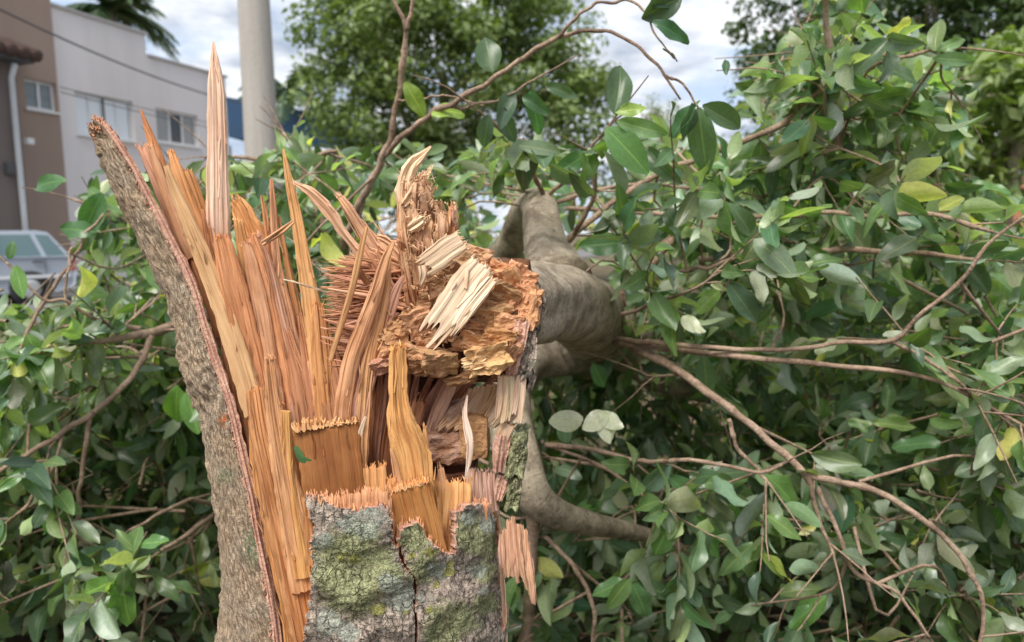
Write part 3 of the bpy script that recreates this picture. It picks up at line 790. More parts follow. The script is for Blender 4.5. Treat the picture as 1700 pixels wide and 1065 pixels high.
p = W(222, 36, 36); palm('feathery palm crown rising over the white building parapet', (p.x, 34, p.z), (p.x - .4, 34, 0), 26, 2.7, 3)
p = W(478, 150, 38); palm('feathery palm standing right behind the concrete pole', (p.x, 38, p.z), (p.x + .2, 38, 0), 17, 2.9, 4)
# ------------------------------------------------------------------ the snapped stump
AXX, AXY, RS = -0.176, 0.872, 0.164
stump = thing('broken_stump', 'snapped tree stump with tall orange splinters and lichened grey bark', 'tree stump', (AXX, AXY, 0))
ORANGE = (0.60, 0.285, 0.125); TAN = (0.62, 0.345, 0.175); PALE = (0.80, 0.585, 0.41); CREAM = (0.74, 0.585, 0.415)
PINK = (0.60, 0.34, 0.225); RUST = (0.44, 0.19, 0.10); BROWN = (0.40, 0.20, 0.085); ROT = (0.52, 0.295, 0.155); YEL = (0.64, 0.335, 0.13)
def jit(c, r, a=.10):
    k = 1 + r.uniform(-a, a); return (c[0] * k, c[1] * k * (1 + r.uniform(-.05, .05)), c[2] * k * (1 + r.uniform(-.08, .08)))

def CYL(px, py, inset):
    d = ray(px, py); a_ = d.x ** 2 + d.y ** 2; b_ = -2 * (d.x * AXX + d.y * AXY); c_ = AXX ** 2 + AXY ** 2 - (RS - inset) ** 2
    disc = b_ * b_ - 4 * a_ * c_
    return AXY if disc < 0 else d.y * (-b_ - math.sqrt(disc)) / (2 * a_)
WH = {}
def whiskers(parent, CP, T, side, nrm, wd, step, tint, thick, nc, jt, total, rg):
    """Bristles along the torn end and slivers lifting off the face of a board."""
    V, F, FB, TN = WH.setdefault(parent.name, ([], [], [], []))
    def at(A, t): x = min(max(t, 0), .999) * 59; q = int(x); return A[q] * (1 - x + q) + A[q + 1] * (x - q)
    def add(p0, p1, w, tn_, k=4):
        n0 = len(V); d = np.array([rg.gauss(0, 1), rg.gauss(0, 1), rg.gauss(0, 1)]) * vlen(p1 - p0) * .04
        tube_into(V, F, FB, [p0, (p0 + p1) / 2 + d, p1], [w, w * .8, w * .15], 3, 0, rg.uniform(0, 99), False); TN.extend([tn_] * (len(V) - n0))
    if jt >= 6:
        for _ in range(int(nc * (1.6 if jt < 30 else 1))):
            i = rg.randrange(nc + 1); u = i / nc * 2 - 1; t = step[i][0] + .004
            p = at(CP, t) + at(side, t) * u * at(wd, t) * .5 + at(nrm, t) * rg.uniform(-.4, .4) * thick
            d = -at(T, t) + at(side, t) * rg.gauss(0, .25) + at(nrm, t) * rg.gauss(.1, .25)
            k_ = rg.uniform(1.05, 1.45); add(p, p + d * rg.uniform(.0015, .0065), rg.uniform(.0004, .0010), tuple(min(.95, c_ * k_) for c_ in tint))
    for _ in range(int(max(1, total * max(wd) * 1100))):
        t = rg.uniform(.06, .92); u = rg.uniform(-.9, .9); L = rg.uniform(.010, .045); up = rg.uniform(.0004, .0035)
        if rg.random() < .3: u = math.copysign(1.0, u)
        t2 = t - L / total
        if t2 < .02: continue
        h = thick * .5
        p0 = at(CP, t) + at(side, t) * u * at(wd, t) * .5 + at(nrm, t) * (h + .0002)
        p1 = at(CP, t2) + at(side, t2) * (u * at(wd, t2) * .5 + rg.gauss(0, .0012) + (abs(u) == 1) * u * .002) + at(nrm, t2) * (h + up)
        k_ = rg.uniform(.72, 1.28); add(p0, p1, rg.uniform(.0004, .0013), tuple(min(.95, c_ * k_) for c_ in tint))
def board(name, pts, widths, tint, parent, thick=0.006, jt=10, jb=4, nc=10, nr=22, ridge=0.0014, twist=0.0, curl=0.0, seed=None, mat=None, coarse=3.0, endtint=1.15, edge=0.10, fine=.38):
    """A torn strip of wood: pts are (px, py, depth) from tip to root, widths in photo px."""
    sd = seed if seed is not None else rnd.uniform(0, 500)
    rg = random.Random(int(sd * 977))
    if (mat or M_WOOD) is M_WOOD:
        lum = tint[0] * .3 + tint[1] * .6 + tint[2] * .1; tint = tuple(c_ * .97 + lum * .03 for c_ in tint)
    pts = [(x, y, D if D > 0 else CYL(x, y, -D)) for x, y, D in pts]
    nc = max(nc, int(max(widths) / 2.6)); nr = int(nr * 1.15)
    Wp = [tuple(W(*p)) for p in pts]
    k = len(pts)
    wm = [widths[min(int(i), len(widths) - 1)] if len(widths) == k else np.interp(i / (k - 1), np.linspace(0, 1, len(widths)), widths) for i in range(k)]
    rows = [(*Wp[i], wm[i] * mpp(pts[i][2]), i / (k - 1)) for i in range(k)]
    S = spline(rows, 60)
    CP = S[:, :3]; wd = np.maximum(S[:, 3], 0.0004)
    Ln = np.concatenate([[0], np.cumsum(np.linalg.norm(np.diff(CP, axis=0), axis=1))]); total = Ln[-1]
    T = np.gradient(CP, axis=0); T /= np.linalg.norm(T, axis=1)[:, None]
    view = CP - np.array(CAMP); view /= np.linalg.norm(view, axis=1)[:, None]
    side = np.cross(T, view); side /= np.linalg.norm(side, axis=1)[:, None]
    nrm = np.cross(side, T)
    flip = np.sign(np.sum(nrm * -view, 1))[:, None]; nrm = nrm * flip
    if twist:
        a = R(twist) if not isinstance(twist, tuple) else np.linspace(R(twist[0]), R(twist[1]), len(CP))[:, None]
        side, nrm = side * np.cos(a) + nrm * np.sin(a), nrm * np.cos(a) - side * np.sin(a)
    jtm = jt * mpp(pts[0][2]) / total; jbm = jb * mpp(pts[-1][2]) / total
    b = MB(); M_ = mat or M_WOOD
    step = [rg.uniform(-1, 1) for _ in range(nc + 1)]
    idx = {}; colj = [rg.uniform(-1, 1) for _ in range(nc + 1)]
    for layer in (0, 1):
        for i in range(nc + 1):
            u = i / nc * 2 - 1
            g1 = max(0, .5 + .9 * nz(u * coarse + sd, 3.1)) ; g2 = rg.random() if layer == 0 else None
            if layer == 0:
                g3 = max(0, .5 + .9 * nz(u * coarse * 1.3 + sd, 9.7)); step[i] = (jtm * ((1.05 - fine) * g1 + fine * rg.random()), jbm * ((1 - fine) * g3 * 1.3 + fine * rg.random()))
            t0, t1 = step[i]
            u0 = u
            for j in range(nr + 1):
                t = t0 + (1 - t1 - t0) * j / nr
                x = t * 59; q = min(int(x), 58); fr = x - q
                lerp = lambda A: A[q] * (1 - fr) + A[q + 1] * fr
                w = lerp(wd); p = lerp(CP); s_ = lerp(side); n_ = lerp(nrm); L = lerp(Ln)
                if 0 < i < nc: u = u0 + 1.1 / nc * nz(i * 5.1 + sd, L * 28)
                en = 1 + edge * fbm(L * 75 + sd, 7 * np.sign(u), sd, 4) * (abs(u) ** 3)
                th = min(thick, w * .55)
                pr = math.sqrt(max(0.0, 1 - abs(u) ** 7.0 * 0.9))
                h = th * .5 * (0.25 + .75 * pr)
                if layer == 0:
                    h += ridge * (fbm(u * w * 150 + sd, L * 5, 0.5, 2) * 1.5 + colj[i] * .42 * (1 + .8 * nz(i * 3.3 + sd, L * 22))) * min(1, w / .008)
                else: h = -h
                P_ = p + s_ * (u * w * .5 * en) + n_ * (h + curl * (u * u) * w)
                e_ = endtint if (j == 0) else (1 + (endtint - 1) * max(0, 1 - j / 2.0))
                idx[(layer, i, j)] = b.vert(P_, (u * w * .5 + layer * .03, L, sd), (tint[0] * e_, tint[1] * e_, tint[2] * e_))
    for i in range(nc):
        for j in range(nr):
            b.face((idx[0, i, j], idx[0, i, j + 1], idx[0, i + 1, j + 1], idx[0, i + 1, j]))
            b.face((idx[1, i, j], idx[1, i + 1, j], idx[1, i + 1, j + 1], idx[1, i, j + 1]))
        b.face((idx[0, i, 0], idx[0, i + 1, 0], idx[1, i + 1, 0], idx[1, i, 0]))
        b.face((idx[0, i, nr], idx[1, i, nr], idx[1, i + 1, nr], idx[0, i + 1, nr]))
    for j in range(nr):
        b.face((idx[0, 0, j], idx[1, 0, j], idx[1, 0, j + 1], idx[0, 0, j + 1]))
        b.face((idx[0, nc, j], idx[0, nc, j + 1], idx[1, nc, j + 1], idx[1, nc, j]))
    if M_ in (M_WOOD, M_SMOOTH, M_PLATE) and parent is not None: whiskers(parent, CP, T, side, nrm, wd, step, tint, thick, nc, jt, total, rg)
    return b.build(name, M_, parent, smooth=False) if name else b

def inside(poly, x, y):
    r_ = False; j = len(poly) - 1
    for i in range(len(poly)):
        xi, yi = poly[i]; xj, yj = poly[j]
        if (yi > y) != (yj > y) and x < (xj - xi) * (y - yi) / (yj - yi) + xi: r_ = not r_
        j = i
    return r_

def shell(name, surf, us, vs, keep, thick, parent, mats, tint, disp, rimjit=0.0):
    """A clipped, thick sheet of bark: surf(u, v) -> (point, normal); keep(p, u, v) decides which cells stay."""
    b = MB(); nu, nv = len(us), len(vs); F0 = {}; F1 = {}; cells = set(); pts = {}
    for i, u in enumerate(us):
        for j, v in enumerate(vs): pts[i, j] = surf(u, v)
    for i in range(nu - 1):
        for j in range(nv - 1):
            p = (pts[i, j][0] + pts[i + 1, j + 1][0]) * .5
            if keep(p, (us[i] + us[i + 1]) / 2, (vs[j] + vs[j + 1]) / 2): cells.add((i, j))
    def vf(i, j):
        if (i, j) not in F0:
            p, n_, fb = pts[i, j]; F0[i, j] = b.vert(p + n_ * disp(p, fb), fb, tint(p))
        return F0[i, j]
    def vb(i, j):
        if (i, j) not in F1:
            p, n_, fb = pts[i, j]; rj = rimjit * fbm(fb[0] * 160, fb[1] * 160, 3, 2)
            F1[i, j] = b.vert(p - n_ * (thick + rj), (fb[0], fb[1], fb[2] + .01), tint(p))
        return F1[i, j]
    for (i, j) in cells:
        a = [(i, j), (i + 1, j), (i + 1, j + 1), (i, j + 1)]
        b.face([vf(*k) for k in a], 0); b.face([vb(*k) for k in a[::-1]], 1)
        for k, (di, dj) in enumerate(((0, -1), (1, 0), (0, 1), (-1, 0))):
            if (i + di, j + dj) not in cells:
                p, q = a[k], a[(k + 1) % 4]
                # three-step rim so that the torn inner bark has its own rough face
                pa, na, fa = pts[p]; pq, nq, fq = pts[q]
                A0, B0 = b.vert(pa + na * disp(pa, fa), fa), b.vert(pq + nq * disp(pq, fq), fq)
                b.face((B0, A0, vb(*p), vb(*q)), 1)
    return b.build(name, mats, parent)

# --- lower trunk down to the soil
base = MB(); nth = 56
zs_ = np.concatenate([np.linspace(-.05, .70, 26)])
for j, z_ in enumerate(zs_):
    fl = 0.06 * math.exp(-max(z_, 0) / .10)
    for i in range(nth):
        a = 2 * math.pi * i / nth
        rr_ = RS - .002 + fl * (1 + .5 * math.sin(a * 5 + 1)) + .004 * fbm(math.cos(a) * 4, math.sin(a) * 4, z_ * 6)
        p = Vector((AXX + rr_ * math.cos(a), AXY + rr_ * math.sin(a), z_))
        base.vert(p, (a * RS, z_, 1), (.25 + .3 * nz(a * 2, z_ * 9), .1, 0))
for j in range(len(zs_) - 1):
    for i in range(nth):
        k = (i + 1) % nth; base.face((j * nth + i, j * nth + k, (j + 1) * nth + k, (j + 1) * nth + i))
base.build('trunk_base', M_LICHEN, stump)

# --- solid wood inside the standing bark
core = MB(); nth = 64; nzr = 26
for j in range(nzr + 1):
    for i in range(nth):
        a = 2 * math.pi * i / nth
        front = max(0, -math.sin(a))          # towards the camera
        lf_ = 1.0 if math.cos(a) < -.26 else 0.0
        ztop_ = .80 - .16 * lf_ + (1 - .9 * lf_) * .115 * front + .014 * nz(a * 14, 2) + .008 * rnd.random()
        z_ = .55 + (ztop_ - .55) * j / nzr
        rr_ = RS - .016 + .002 * nz(a * 22, z_ * 3)
        core.vert((AXX + rr_ * math.cos(a), AXY + rr_ * math.sin(a), z_), (a * RS, z_, 7.7), ORANGE)
for j in range(nzr):
    for i in range(nth):
        k = (i + 1) % nth; core.face((j * nth + i, j * nth + k, (j + 1) * nth + k, (j + 1) * nth + i))
cv = core.vert((AXX, AXY + .05, .70), (0, 0, 7.7), BROWN)
for i in range(nth): core.face((nzr * nth + i, nzr * nth + (i + 1) % nth, cv))
core.build('inner_wood', M_WOOD, stump)

# --- front bark with lichen
F_OUT = [(512, 822), (530, 826), (548, 838), (575, 842), (600, 846), (628, 838), (644, 846), (652, 862), (652, 905), (660, 908), (664, 880), (690, 868), (700, 872), (702, 888), (718, 902), (733, 915),
         (742, 922), (757, 918), (758, 880), (756, 852), (772, 840), (790, 836), (806, 838), (816, 852), (822, 862), (824, 900), (828, 1000), (832, 1065), (836, 1400), (500, 1400), (505, 1065), (512, 1010), (519, 975), (514, 950), (521, 930), (515, 900), (523, 880), (518, 850), (508, 835)]
CRACK = [(664, 905), (668, 930), (676, 945), (688, 958), (690, 980), (688, 1010), (693, 1040), (690, 1070), (691, 1300)]
GREENS = [(575, 925, 62), (615, 940, 55), (560, 950, 45), (640, 955, 40), (600, 885, 40), (752, 1030, 46), (735, 1050, 36), (775, 880, 40), (690, 890, 35), (800, 900, 36), (590, 975, 60), (700, 945, 35), (806, 1000, 26), (800, 950, 26)]
BLUES = [(545, 1035, 34), (537, 895, 22), (610, 865, 40), (580, 868, 26), (645, 965, 26), (725, 946, 20), (790, 948, 22), (800, 980, 14), (575, 1050, 26), (670, 990, 40), (812, 870, 24), (775, 860, 20)]
YELS = [(627, 1010, 19), (714, 914, 16), (726, 913, 9), (745, 948, 12), (722, 970, 9), (672, 1014, 8), (683, 922, 10), (712, 1012, 8), (748, 935, 8), (588, 928, 16), (570, 925, 14)]
def patches(px, py):
    def f(L, k): return max([0.0] + [min(1.0, 1.55 * (1 - math.hypot(px - x, (py - y) * 1.15) / (r_ * k))) for x, y, r_ in L])
    return (min(1, f(GREENS, 1.35)), f(BLUES, 1.25), f(YELS, 1.3))
def crack_d(px, py):
    for (x0, y0), (x1, y1) in zip(CRACK[:-1], CRACK[1:]):
        if y0 <= py < y1: return abs(px - (x0 + (x1 - x0) * (py - y0) / (y1 - y0)))
    return 99
def fb_surf(th, z_):
    # slight waviness of the trunk surface
    a = R(th); n_ = Vector((math.cos(a), math.sin(a), 0))
    rr_ = RS + .006 * fbm(a * 2.2, z_ * 9, 4.4, 2) + .0035 * math.sin(z_ * 95 + 5 * nz(a * 3, z_ * 5)) * max(0, math.cos(a + R(75)))
    return Vector((AXX, AXY, z_)) + n_ * rr_, n_, (a * RS, z_, 2.2)
def fb_disp(p, fb):
    s, v = fb[0], fb[1]
    d = .0022 * fbm(s * 75, v * 45, 1.5, 4)
    r_ = mn.noise(Vector((s * 45, v * 150, 8)))          # ripples across the grain
    d += .0018 * (1 - abs(r_) * 2)
    px, py = P(p); cd = crack_d(px, py)
    if cd < 14: d -= .002 * (1 - cd / 14)
    return d
def fb_keep(p, u, v):
    px, py = P(p)
    j1 = 5 * fbm(u * .9, v * 160, 9.1, 2); j2 = 5 * fbm(u * .9, v * 160, 3.3, 2)
    if u < -118 or (py < 1040 and u > 20): return False
    if v > .74 and not inside(F_OUT, px + j1, py + j2): return False
    cd = crack_d(px, py)
    return not (cd < 2.2 + 3.0 * max(0, fbm(v * 60, 2.2, 1, 2)) and py > 903)
ths = np.arange(-172, 24, .62); zsv = np.arange(.66, 1.0, .0022)
shell('lichened_bark', fb_surf, ths, zsv, fb_keep, .009, stump, [M_LICHEN, M_RAW], lambda p: patches(*P(p)), fb_disp, .003)
# ragged fibres of the inner bark along the torn rim
rg = random.Random(3)
V = []; F = []; FB = []; TN = []
def spike(root, tip, w, tint, sd, V=V, F=F, FB=FB, TN=TN, ns=4):
    root = np.array(root); tip = np.array(tip); mid = root * .45 + tip * .55 + np.array([rg.uniform(-1, 1), rg.uniform(-1, 1), rg.uniform(-1, 1)]) * np.linalg.norm(tip - root) * .05
    n0 = len(V)
    tube_into(V, F, FB, spline([tuple(root), tuple(mid), tuple(tip)], 5), [w, w * .95, w * .75, w * .5, w * .12], ns, 0.25, sd, True)
    TN.extend([tint] * (len(V) - n0))
rim = F_OUT[:26]
for (x0, y0), (x1, y1) in zip(rim[:-1], rim[1:]):
    n_ = int(math.hypot(x1 - x0, y1 - y0) / 1.6)
    for k in range(n_):
        t = (k + rg.random()) / max(n_, 1); x = x0 + (x1 - x0) * t; y = y0 + (y1 - y0) * t
        d = ray(x, y)
        # hit the trunk cylinder just under the bark
        a_ = d.x ** 2 + d.y ** 2; b_ = -2 * (d.x * AXX + d.y * AXY); c_ = AXX ** 2 + AXY ** 2 - (RS - .006) ** 2
        disc = b_ * b_ - 4 * a_ * c_
        if disc < 0: continue
        s_ = (-b_ - math.sqrt(disc)) / (2 * a_); p = CAMP + d * s_
        h_ = rg.uniform(.002, .008) * (1.8 if rg.random() < .12 else 1)
        inn = Vector((AXX - p.x, AXY - p.y, 0)).normalized()
        q = p + inn * rg.uniform(-.003, .006)
        spike(q - Vector((0, 0, .006)), q + Vector((rg.uniform(-.002, .002), rg.uniform(-.002, .002), h_)), rg.uniform(.0008, .0018), jit((0.72, 0.38, 0.20), rg, .2), rg.uniform(0, 99))
o = np_mesh('torn_rim_fibres', V, F, M_WOOD, stump, fib=FB, tint=TN); o['kind'] = 'stuff'

# --- tall bark slab leaning out at the side
S_OUT = [(137, 197), (150, 232), (165, 265), (210, 360), (255, 450), (290, 540), (305, 612), (330, 690), (350, 800), (364, 900), (370, 990), (360, 1070), (340, 1180), (330, 1320)]
S_IN = [(160, 197), (194, 222), (232, 285), (268, 352), (303, 420), (334, 488), (352, 560), (386, 645), (405, 725), (430, 822), (447, 905), (470, 992), (488, 1070), (500, 1180), (505, 1320)]
so = spline([(x, y, 0) for x, y in S_OUT], 120); si = spline([(x, y, 0) for x, y in S_IN], 120)
def at_row(A, t): x = min(max(t, 0), 1) * 119; q = min(int(x), 118); return A[q] * (1 - (x - q)) + A[q + 1] * (x - q)
def slab_row(t):
    o_ = at_row(so, t); i_ = at_row(si, t); D = .765 + .075 * (1 - t)
    return o_, i_, D
_rows = {}
def slab_frame(t):
    if t in _rows: return _rows[t]
    o_, i_, D = slab_row(t)
    half = (i_[0] - o_[0]) / 2 * mpp(D)
    c = W((o_[0] + i_[0]) / 2, (o_[1] + i_[1]) / 2, D)
    a0, a1, aD = slab_row(min(t + .01, 1)); b0, b1, bD = slab_row(max(t - .01, 0))
    T = (W((a0[0] + a1[0]) / 2, (a0[1] + a1[1]) / 2, aD) - W((b0[0] + b1[0]) / 2, (b0[1] + b1[1]) / 2, bD)).normalized()
    rad = half * 2 * .76 / (1 - math.sin(R(24)))
    view = (c - CAMP).normalized(); sd = T.cross(view).normalized()
    if sd.x < 0: sd = -sd
    nn = sd.cross(T).normalized()
    if nn.dot(view) > 0: nn = -nn
    ctr = c + sd * (rad * .703 - half * .24) - nn * rad * .88
    _rows[t] = (ctr, sd, nn, rad); return _rows[t]
def slab_surf(u, t):
    # u in [-1.75, 1]: -1 is the silhouette edge, beyond it the sheet wraps to the back
    ctr, sd, nn, rad = slab_frame(t)
    a = R(-90 + (u + 1) * 33)
    n_ = sd * math.sin(a) + nn * math.cos(a)
    return ctr + n_ * rad, n_, (a * rad, t * .95, 5.5)
def slab_disp(p, fb):
    s, v = fb[0], fb[1]
    d = .0016 * fbm(s * 260, v * 60, 2.5, 3) + .0045 * fbm(s * 40, v * 22, 1, 3)
    d += .0010 * nz(s * 120, v * 420, 3)
    px, py = P(p)
    d += .004 * math.exp(-((py - 612) / 30) ** 2) * (1 + nz(s * 90, v * 80, 2))      # knobbly scar
    if 560 < py < 700: d += .003 * fbm(s * 90, v * 90, 7, 3)
    return d
def slab_keep(p, u, t):
    lim = 1 - .16 * max(0, fbm(t * 70, 1.1, 4, 3)) - .06 * fbm(t * 14, 4.1, 4, 2)
    tp = .004 + .010 * fbm(u * 5, 8, 1, 3)
    return u < lim and t > tp
def slab_tint(p):
    px, py = P(p)
    g_ = max(0, 1 - math.hypot((px - 418) / 18, (py - 905) / 55)) + max(0, 1 - math.hypot((px - 375) / 22, (py - 790) / 20)) * .7 + max(0, 1 - math.hypot((px - 465) / 16, (py - 1045) / 40))
    og = max(0, 1 - math.hypot((px - 372) / 10, (py - 698) / 16)) * 1.6
    return (min(1, g_ * 1.6), min(1, og), 0)
shell('leaning_bark_slab', slab_surf, np.linspace(-3.0, 1.0, 84), np.linspace(0, 1, 330), slab_keep, .017, stump, [M_SLAB, M_RAW], slab_tint, slab_disp, .004)
# torn pink edge of the slab
V = []; F = []; FB = []; TN = []
for k in range(1700):
    t = rg.random() * .86; p, n_, fb = slab_surf(.93 + rg.uniform(-.05, .05), t)
    ins = p - n_ * rg.uniform(.0, .013)
    dn = (slab_surf(.95, min(1, t + .01))[0] - slab_surf(.95, max(0, t - .01))[0]).normalized()
    d_ = Vector((rg.uniform(.2, 1), rg.uniform(-.8, .2), rg.uniform(-.2, .6))).normalized() * rg.uniform(.002, .007) - dn * rg.uniform(.0, .006)
    spike(ins, ins + d_, rg.uniform(.0004, .0013), jit((0.70, 0.40, 0.29) if rg.random() < .75 else (0.76, 0.48, 0.31), rg, .2), rg.uniform(0, 99), V, F, FB, TN)
for k in range(150):
    u = rg.uniform(-1.2, .95); p, n_, fb = slab_surf(u, .012 + rg.random() * .012)
    ins = p - n_ * rg.uniform(.0, .012)
    spike(ins, ins + Vector((rg.uniform(-.004, .002), rg.uniform(-.002, .002), rg.uniform(.002, .011))), rg.uniform(.001, .0024), jit((0.62, 0.34, 0.20), rg, .25), rg.uniform(0, 99), V, F, FB, TN)
o = np_mesh('torn_slab_edge', V, F, M_WOOD, stump, fib=FB, tint=TN); o['kind'] = 'stuff'

band = []
for t in np.linspace(.012, .90, 15):
    p, n_, _ = slab_surf(.99, t); q = p - n_ * .006; x, y = P(q); band.append((x + 3, y, q.y - .006))
board('inner_bark_edge', band, [7, 10, 12, 13, 14, 14, 15, 15, 16, 16, 16, 16, 16, 16, 16], (0.72, 0.42, 0.31), stump, .012, 6, 4, 8, 110, seed=390, mat=M_RAW, ridge=.004, edge=.45)
# --- splinters of the standing side (tip first)
SPL = [
 # pale tall spike
 ([(354, 68, 0.888), (359, 150, 0.888), (361, 250, 0.888), (362, 350, 0.888), (366, 450, 0.888), (374, 580, 0.878)], [3, 26, 31, 37, 38, 30], PALE, .010, 2, 14),
 # behind the slab top: fuzzy orange ones
 ([(233, 180, 0.873), (258, 250, 0.873), (290, 340, 0.868), (330, 430, 0.863), (372, 560, 0.858)], [3, 17, 24, 26, 26], ORANGE, .009, 3, 8),
 ([(232, 236, 0.878), (262, 300, 0.878), (296, 385, 0.873), (340, 480, 0.868)], [14, 22, 26, 26], PINK, .008, 16, 8),
 ([(248, 240, 0.858), (268, 300, 0.858), (296, 380, 0.858), (318, 430, 0.858)], [10, 16, 20, 14], TAN, .007, 6, 7),
 ([(282, 244, 0.883), (300, 300, 0.878), (330, 380, 0.878), (352, 450, 0.868)], [8, 22, 24, 20], ORANGE, .008, 14, 8),
 ([(305, 274, 0.888), (322, 320, 0.888), (340, 380, 0.888), (352, 430, 0.878)], [14, 26, 30, 26], YEL, .008, 22, 9),
 ([(290, 262, 0.890), (318, 340, 0.888), (345, 420, 0.883), (372, 520, 0.878)], [6, 16, 18, 18], ORANGE, .007, 8, 6),
 ([(336, 345, 0.868), (341, 380, 0.868), (346, 420, 0.868)], [4, 9, 12], ORANGE, .004, 4, 5),
 # grey-brown weathered strip next to the slab
 ([(275, 273, 0.833), (292, 320, 0.833), (320, 385, 0.828), (350, 460, 0.823), (380, 540, 0.818), (405, 620, 0.813), (425, 690, 0.808)], [8, 16, 24, 30, 34, 38, 36], (0.60, 0.36, 0.20), .012, 4, 10),
 ([(322, 410, 0.843), (345, 455, 0.838), (372, 520, 0.838), (402, 610, 0.833)], [10, 22, 26, 24], ORANGE, .008, 14, 8),
 ([(362, 432, 0.868), (385, 500, 0.863), (405, 600, 0.853)], [24, 26, 26], BROWN, .01, 14, 8),
 # the blunt finger and its neighbours
 ([(364, 378, 0.828), (376, 430, 0.828), (393, 500, 0.826), (412, 580, 0.823), (432, 680, 0.818), (450, 780, 0.813)], [18, 36, 42, 44, 46, 46], ORANGE, .014, 26, 14),
 ([(395, 362, 0.853), (403, 410, 0.853), (414, 470, 0.848), (428, 540, 0.843)], [14, 19, 24, 28], YEL, .009, 10, 8),
 ([(386, 322, 0.873), (402, 350, 0.873), (420, 400, 0.873), (432, 440, 0.868), (442, 500, 0.868)], [8, 34, 50, 44, 36], (0.66, 0.32, 0.12), .005, 26, 14),
 ([(408, 398, 0.838), (420, 450, 0.838), (434, 520, 0.836), (450, 620, 0.828), (462, 720, 0.818)], [10, 24, 30, 34, 36], TAN, .012, 12, 10),
 ([(416, 386, 0.844), (432, 430, 0.843), (450, 520, 0.840), (468, 620, 0.833), (480, 720, 0.828)], [10, 17, 22, 28, 30], ORANGE, .010, 10, 8),
 ([(428, 386, 0.850), (444, 440, 0.848), (462, 520, 0.844), (484, 620, 0.838), (498, 720, 0.828)], [8, 17, 22, 28, 30], PINK, .010, 10, 8),
 ([(434, 322, 0.868), (442, 370, 0.868), (452, 430, 0.866), (470, 520, 0.858), (488, 620, 0.848)], [4, 9, 14, 20, 24], ORANGE, .008, 4, 6),
 ([(450, 294, 0.863), (454, 350, 0.863), (459, 430, 0.860), (476, 520, 0.853), (500, 640, 0.843), (512, 740, 0.828)], [5, 11, 14, 20, 26, 28], TAN, .009, 5, 7),
 ([(463, 357, 0.870), (470, 400, 0.868), (482, 460, 0.868), (496, 530, 0.863), (510, 620, 0.853)], [4, 8, 12, 16, 20], ORANGE, .007, 4, 6),
 ([(470, 245, 0.853), (480, 300, 0.853), (492, 360, 0.853), (504, 430, 0.850), (516, 500, 0.846), (528, 580, 0.840), (540, 680, 0.833), (545, 760, 0.828)], [3, 13, 18, 23, 30, 34, 38, 40], (0.66, 0.36, 0.17), .011, 3, 9),
 ([(466, 390, 0.878), (480, 450, 0.878), (500, 540, 0.873), (520, 640, 0.858)], [3, 12, 20, 26], PINK, .008, 3, 7),
 ([(527, 495, 0.838), (533, 560, 0.838), (540, 640, 0.833), (548, 740, 0.828)], [14, 34, 40, 42], (0.60, 0.30, 0.11), .010, 18, 10),
 ([(512, 600, 0.834), (522, 660, 0.831), (533, 740, 0.828)], [6, 14, 18], PINK, .007, 6, 6),
 # low front boards
 ([(440, 676, -.046), (458, 760, -.044), (474, 850, -.040), (490, 940, -.038), (504, 1030, -.036), (516, 1110, -.036)], [60, 84, 84, 78, 70, 66], (0.50, 0.235, 0.085), .012, 10, 20),
 ([(424, 644, -.034), (436, 720, -.034), (456, 810, -.034), (478, 910, -.034), (500, 1010, -.034), (520, 1110, -.034)], [30, 40, 48, 54, 54, 54], (0.50, 0.24, 0.10), .016, 8, 18),
 ([(446, 590, -.034), (456, 680, -.034), (472, 780, -.034), (490, 880, -.034), (506, 980, -.034)], [14, 28, 40, 46, 46], TAN, .012, 12, 10),
 ([(474, 680, -.036), (477, 760, -.036), (488, 860, -.034), (504, 960, -.030)], [18, 22, 28, 34], YEL, .010, 4, 9),
 ([(505, 822, -.016), (515, 880, -.016), (518, 940, -.016)], [8, 22, 16], (0.60, 0.285, 0.11), .008, 14, 8),
]
for k, (pts, wd_, tn_, th_, jt_, nc_) in enumerate(SPL):
    board('splinter', pts, wd_, jit(tn_, rnd, .07), stump, mat=M_SMOOTH if k in (0, 8, 20) else M_WOOD, thick=th_, jt=jt_, nc=nc_, nr=max(16, len(pts) * 6), seed=k * 3.7 + 1, twist=rnd.uniform(-26, 26), ridge=.0015 if nc_ > 7 else .0012)
# backing wood behind the splinters so that no gap shows through at the root
for k in range(9):
    x = 395 + k * 22
    board('splinter', [(x - 30 + rnd.uniform(-6, 6), 470 + rnd.uniform(-30, 60) + k * 9, .845), (x - 6, 640, .835), (x + 18, 800, .82), (x + 40, 960, .81)], [14, 30, 36, 36], jit((0.50, 0.245, 0.115), rnd, .1), stump, thick=.010, jt=20, nc=9, nr=22, seed=200 + k)
# small cross stick and thin whisker
board('splinter', [(489, 366, .80), (465, 385, .80), (435, 404, .805)], [6, 11, 9], TAN, stump, .006, 2, 2, 5, 8, seed=71)
board('splinter', [(470, 463, .795), (500, 471, .80), (545, 486, .82)], [2, 3, 3], CREAM, stump, .002, 1, 1, 4, 8, seed=72)
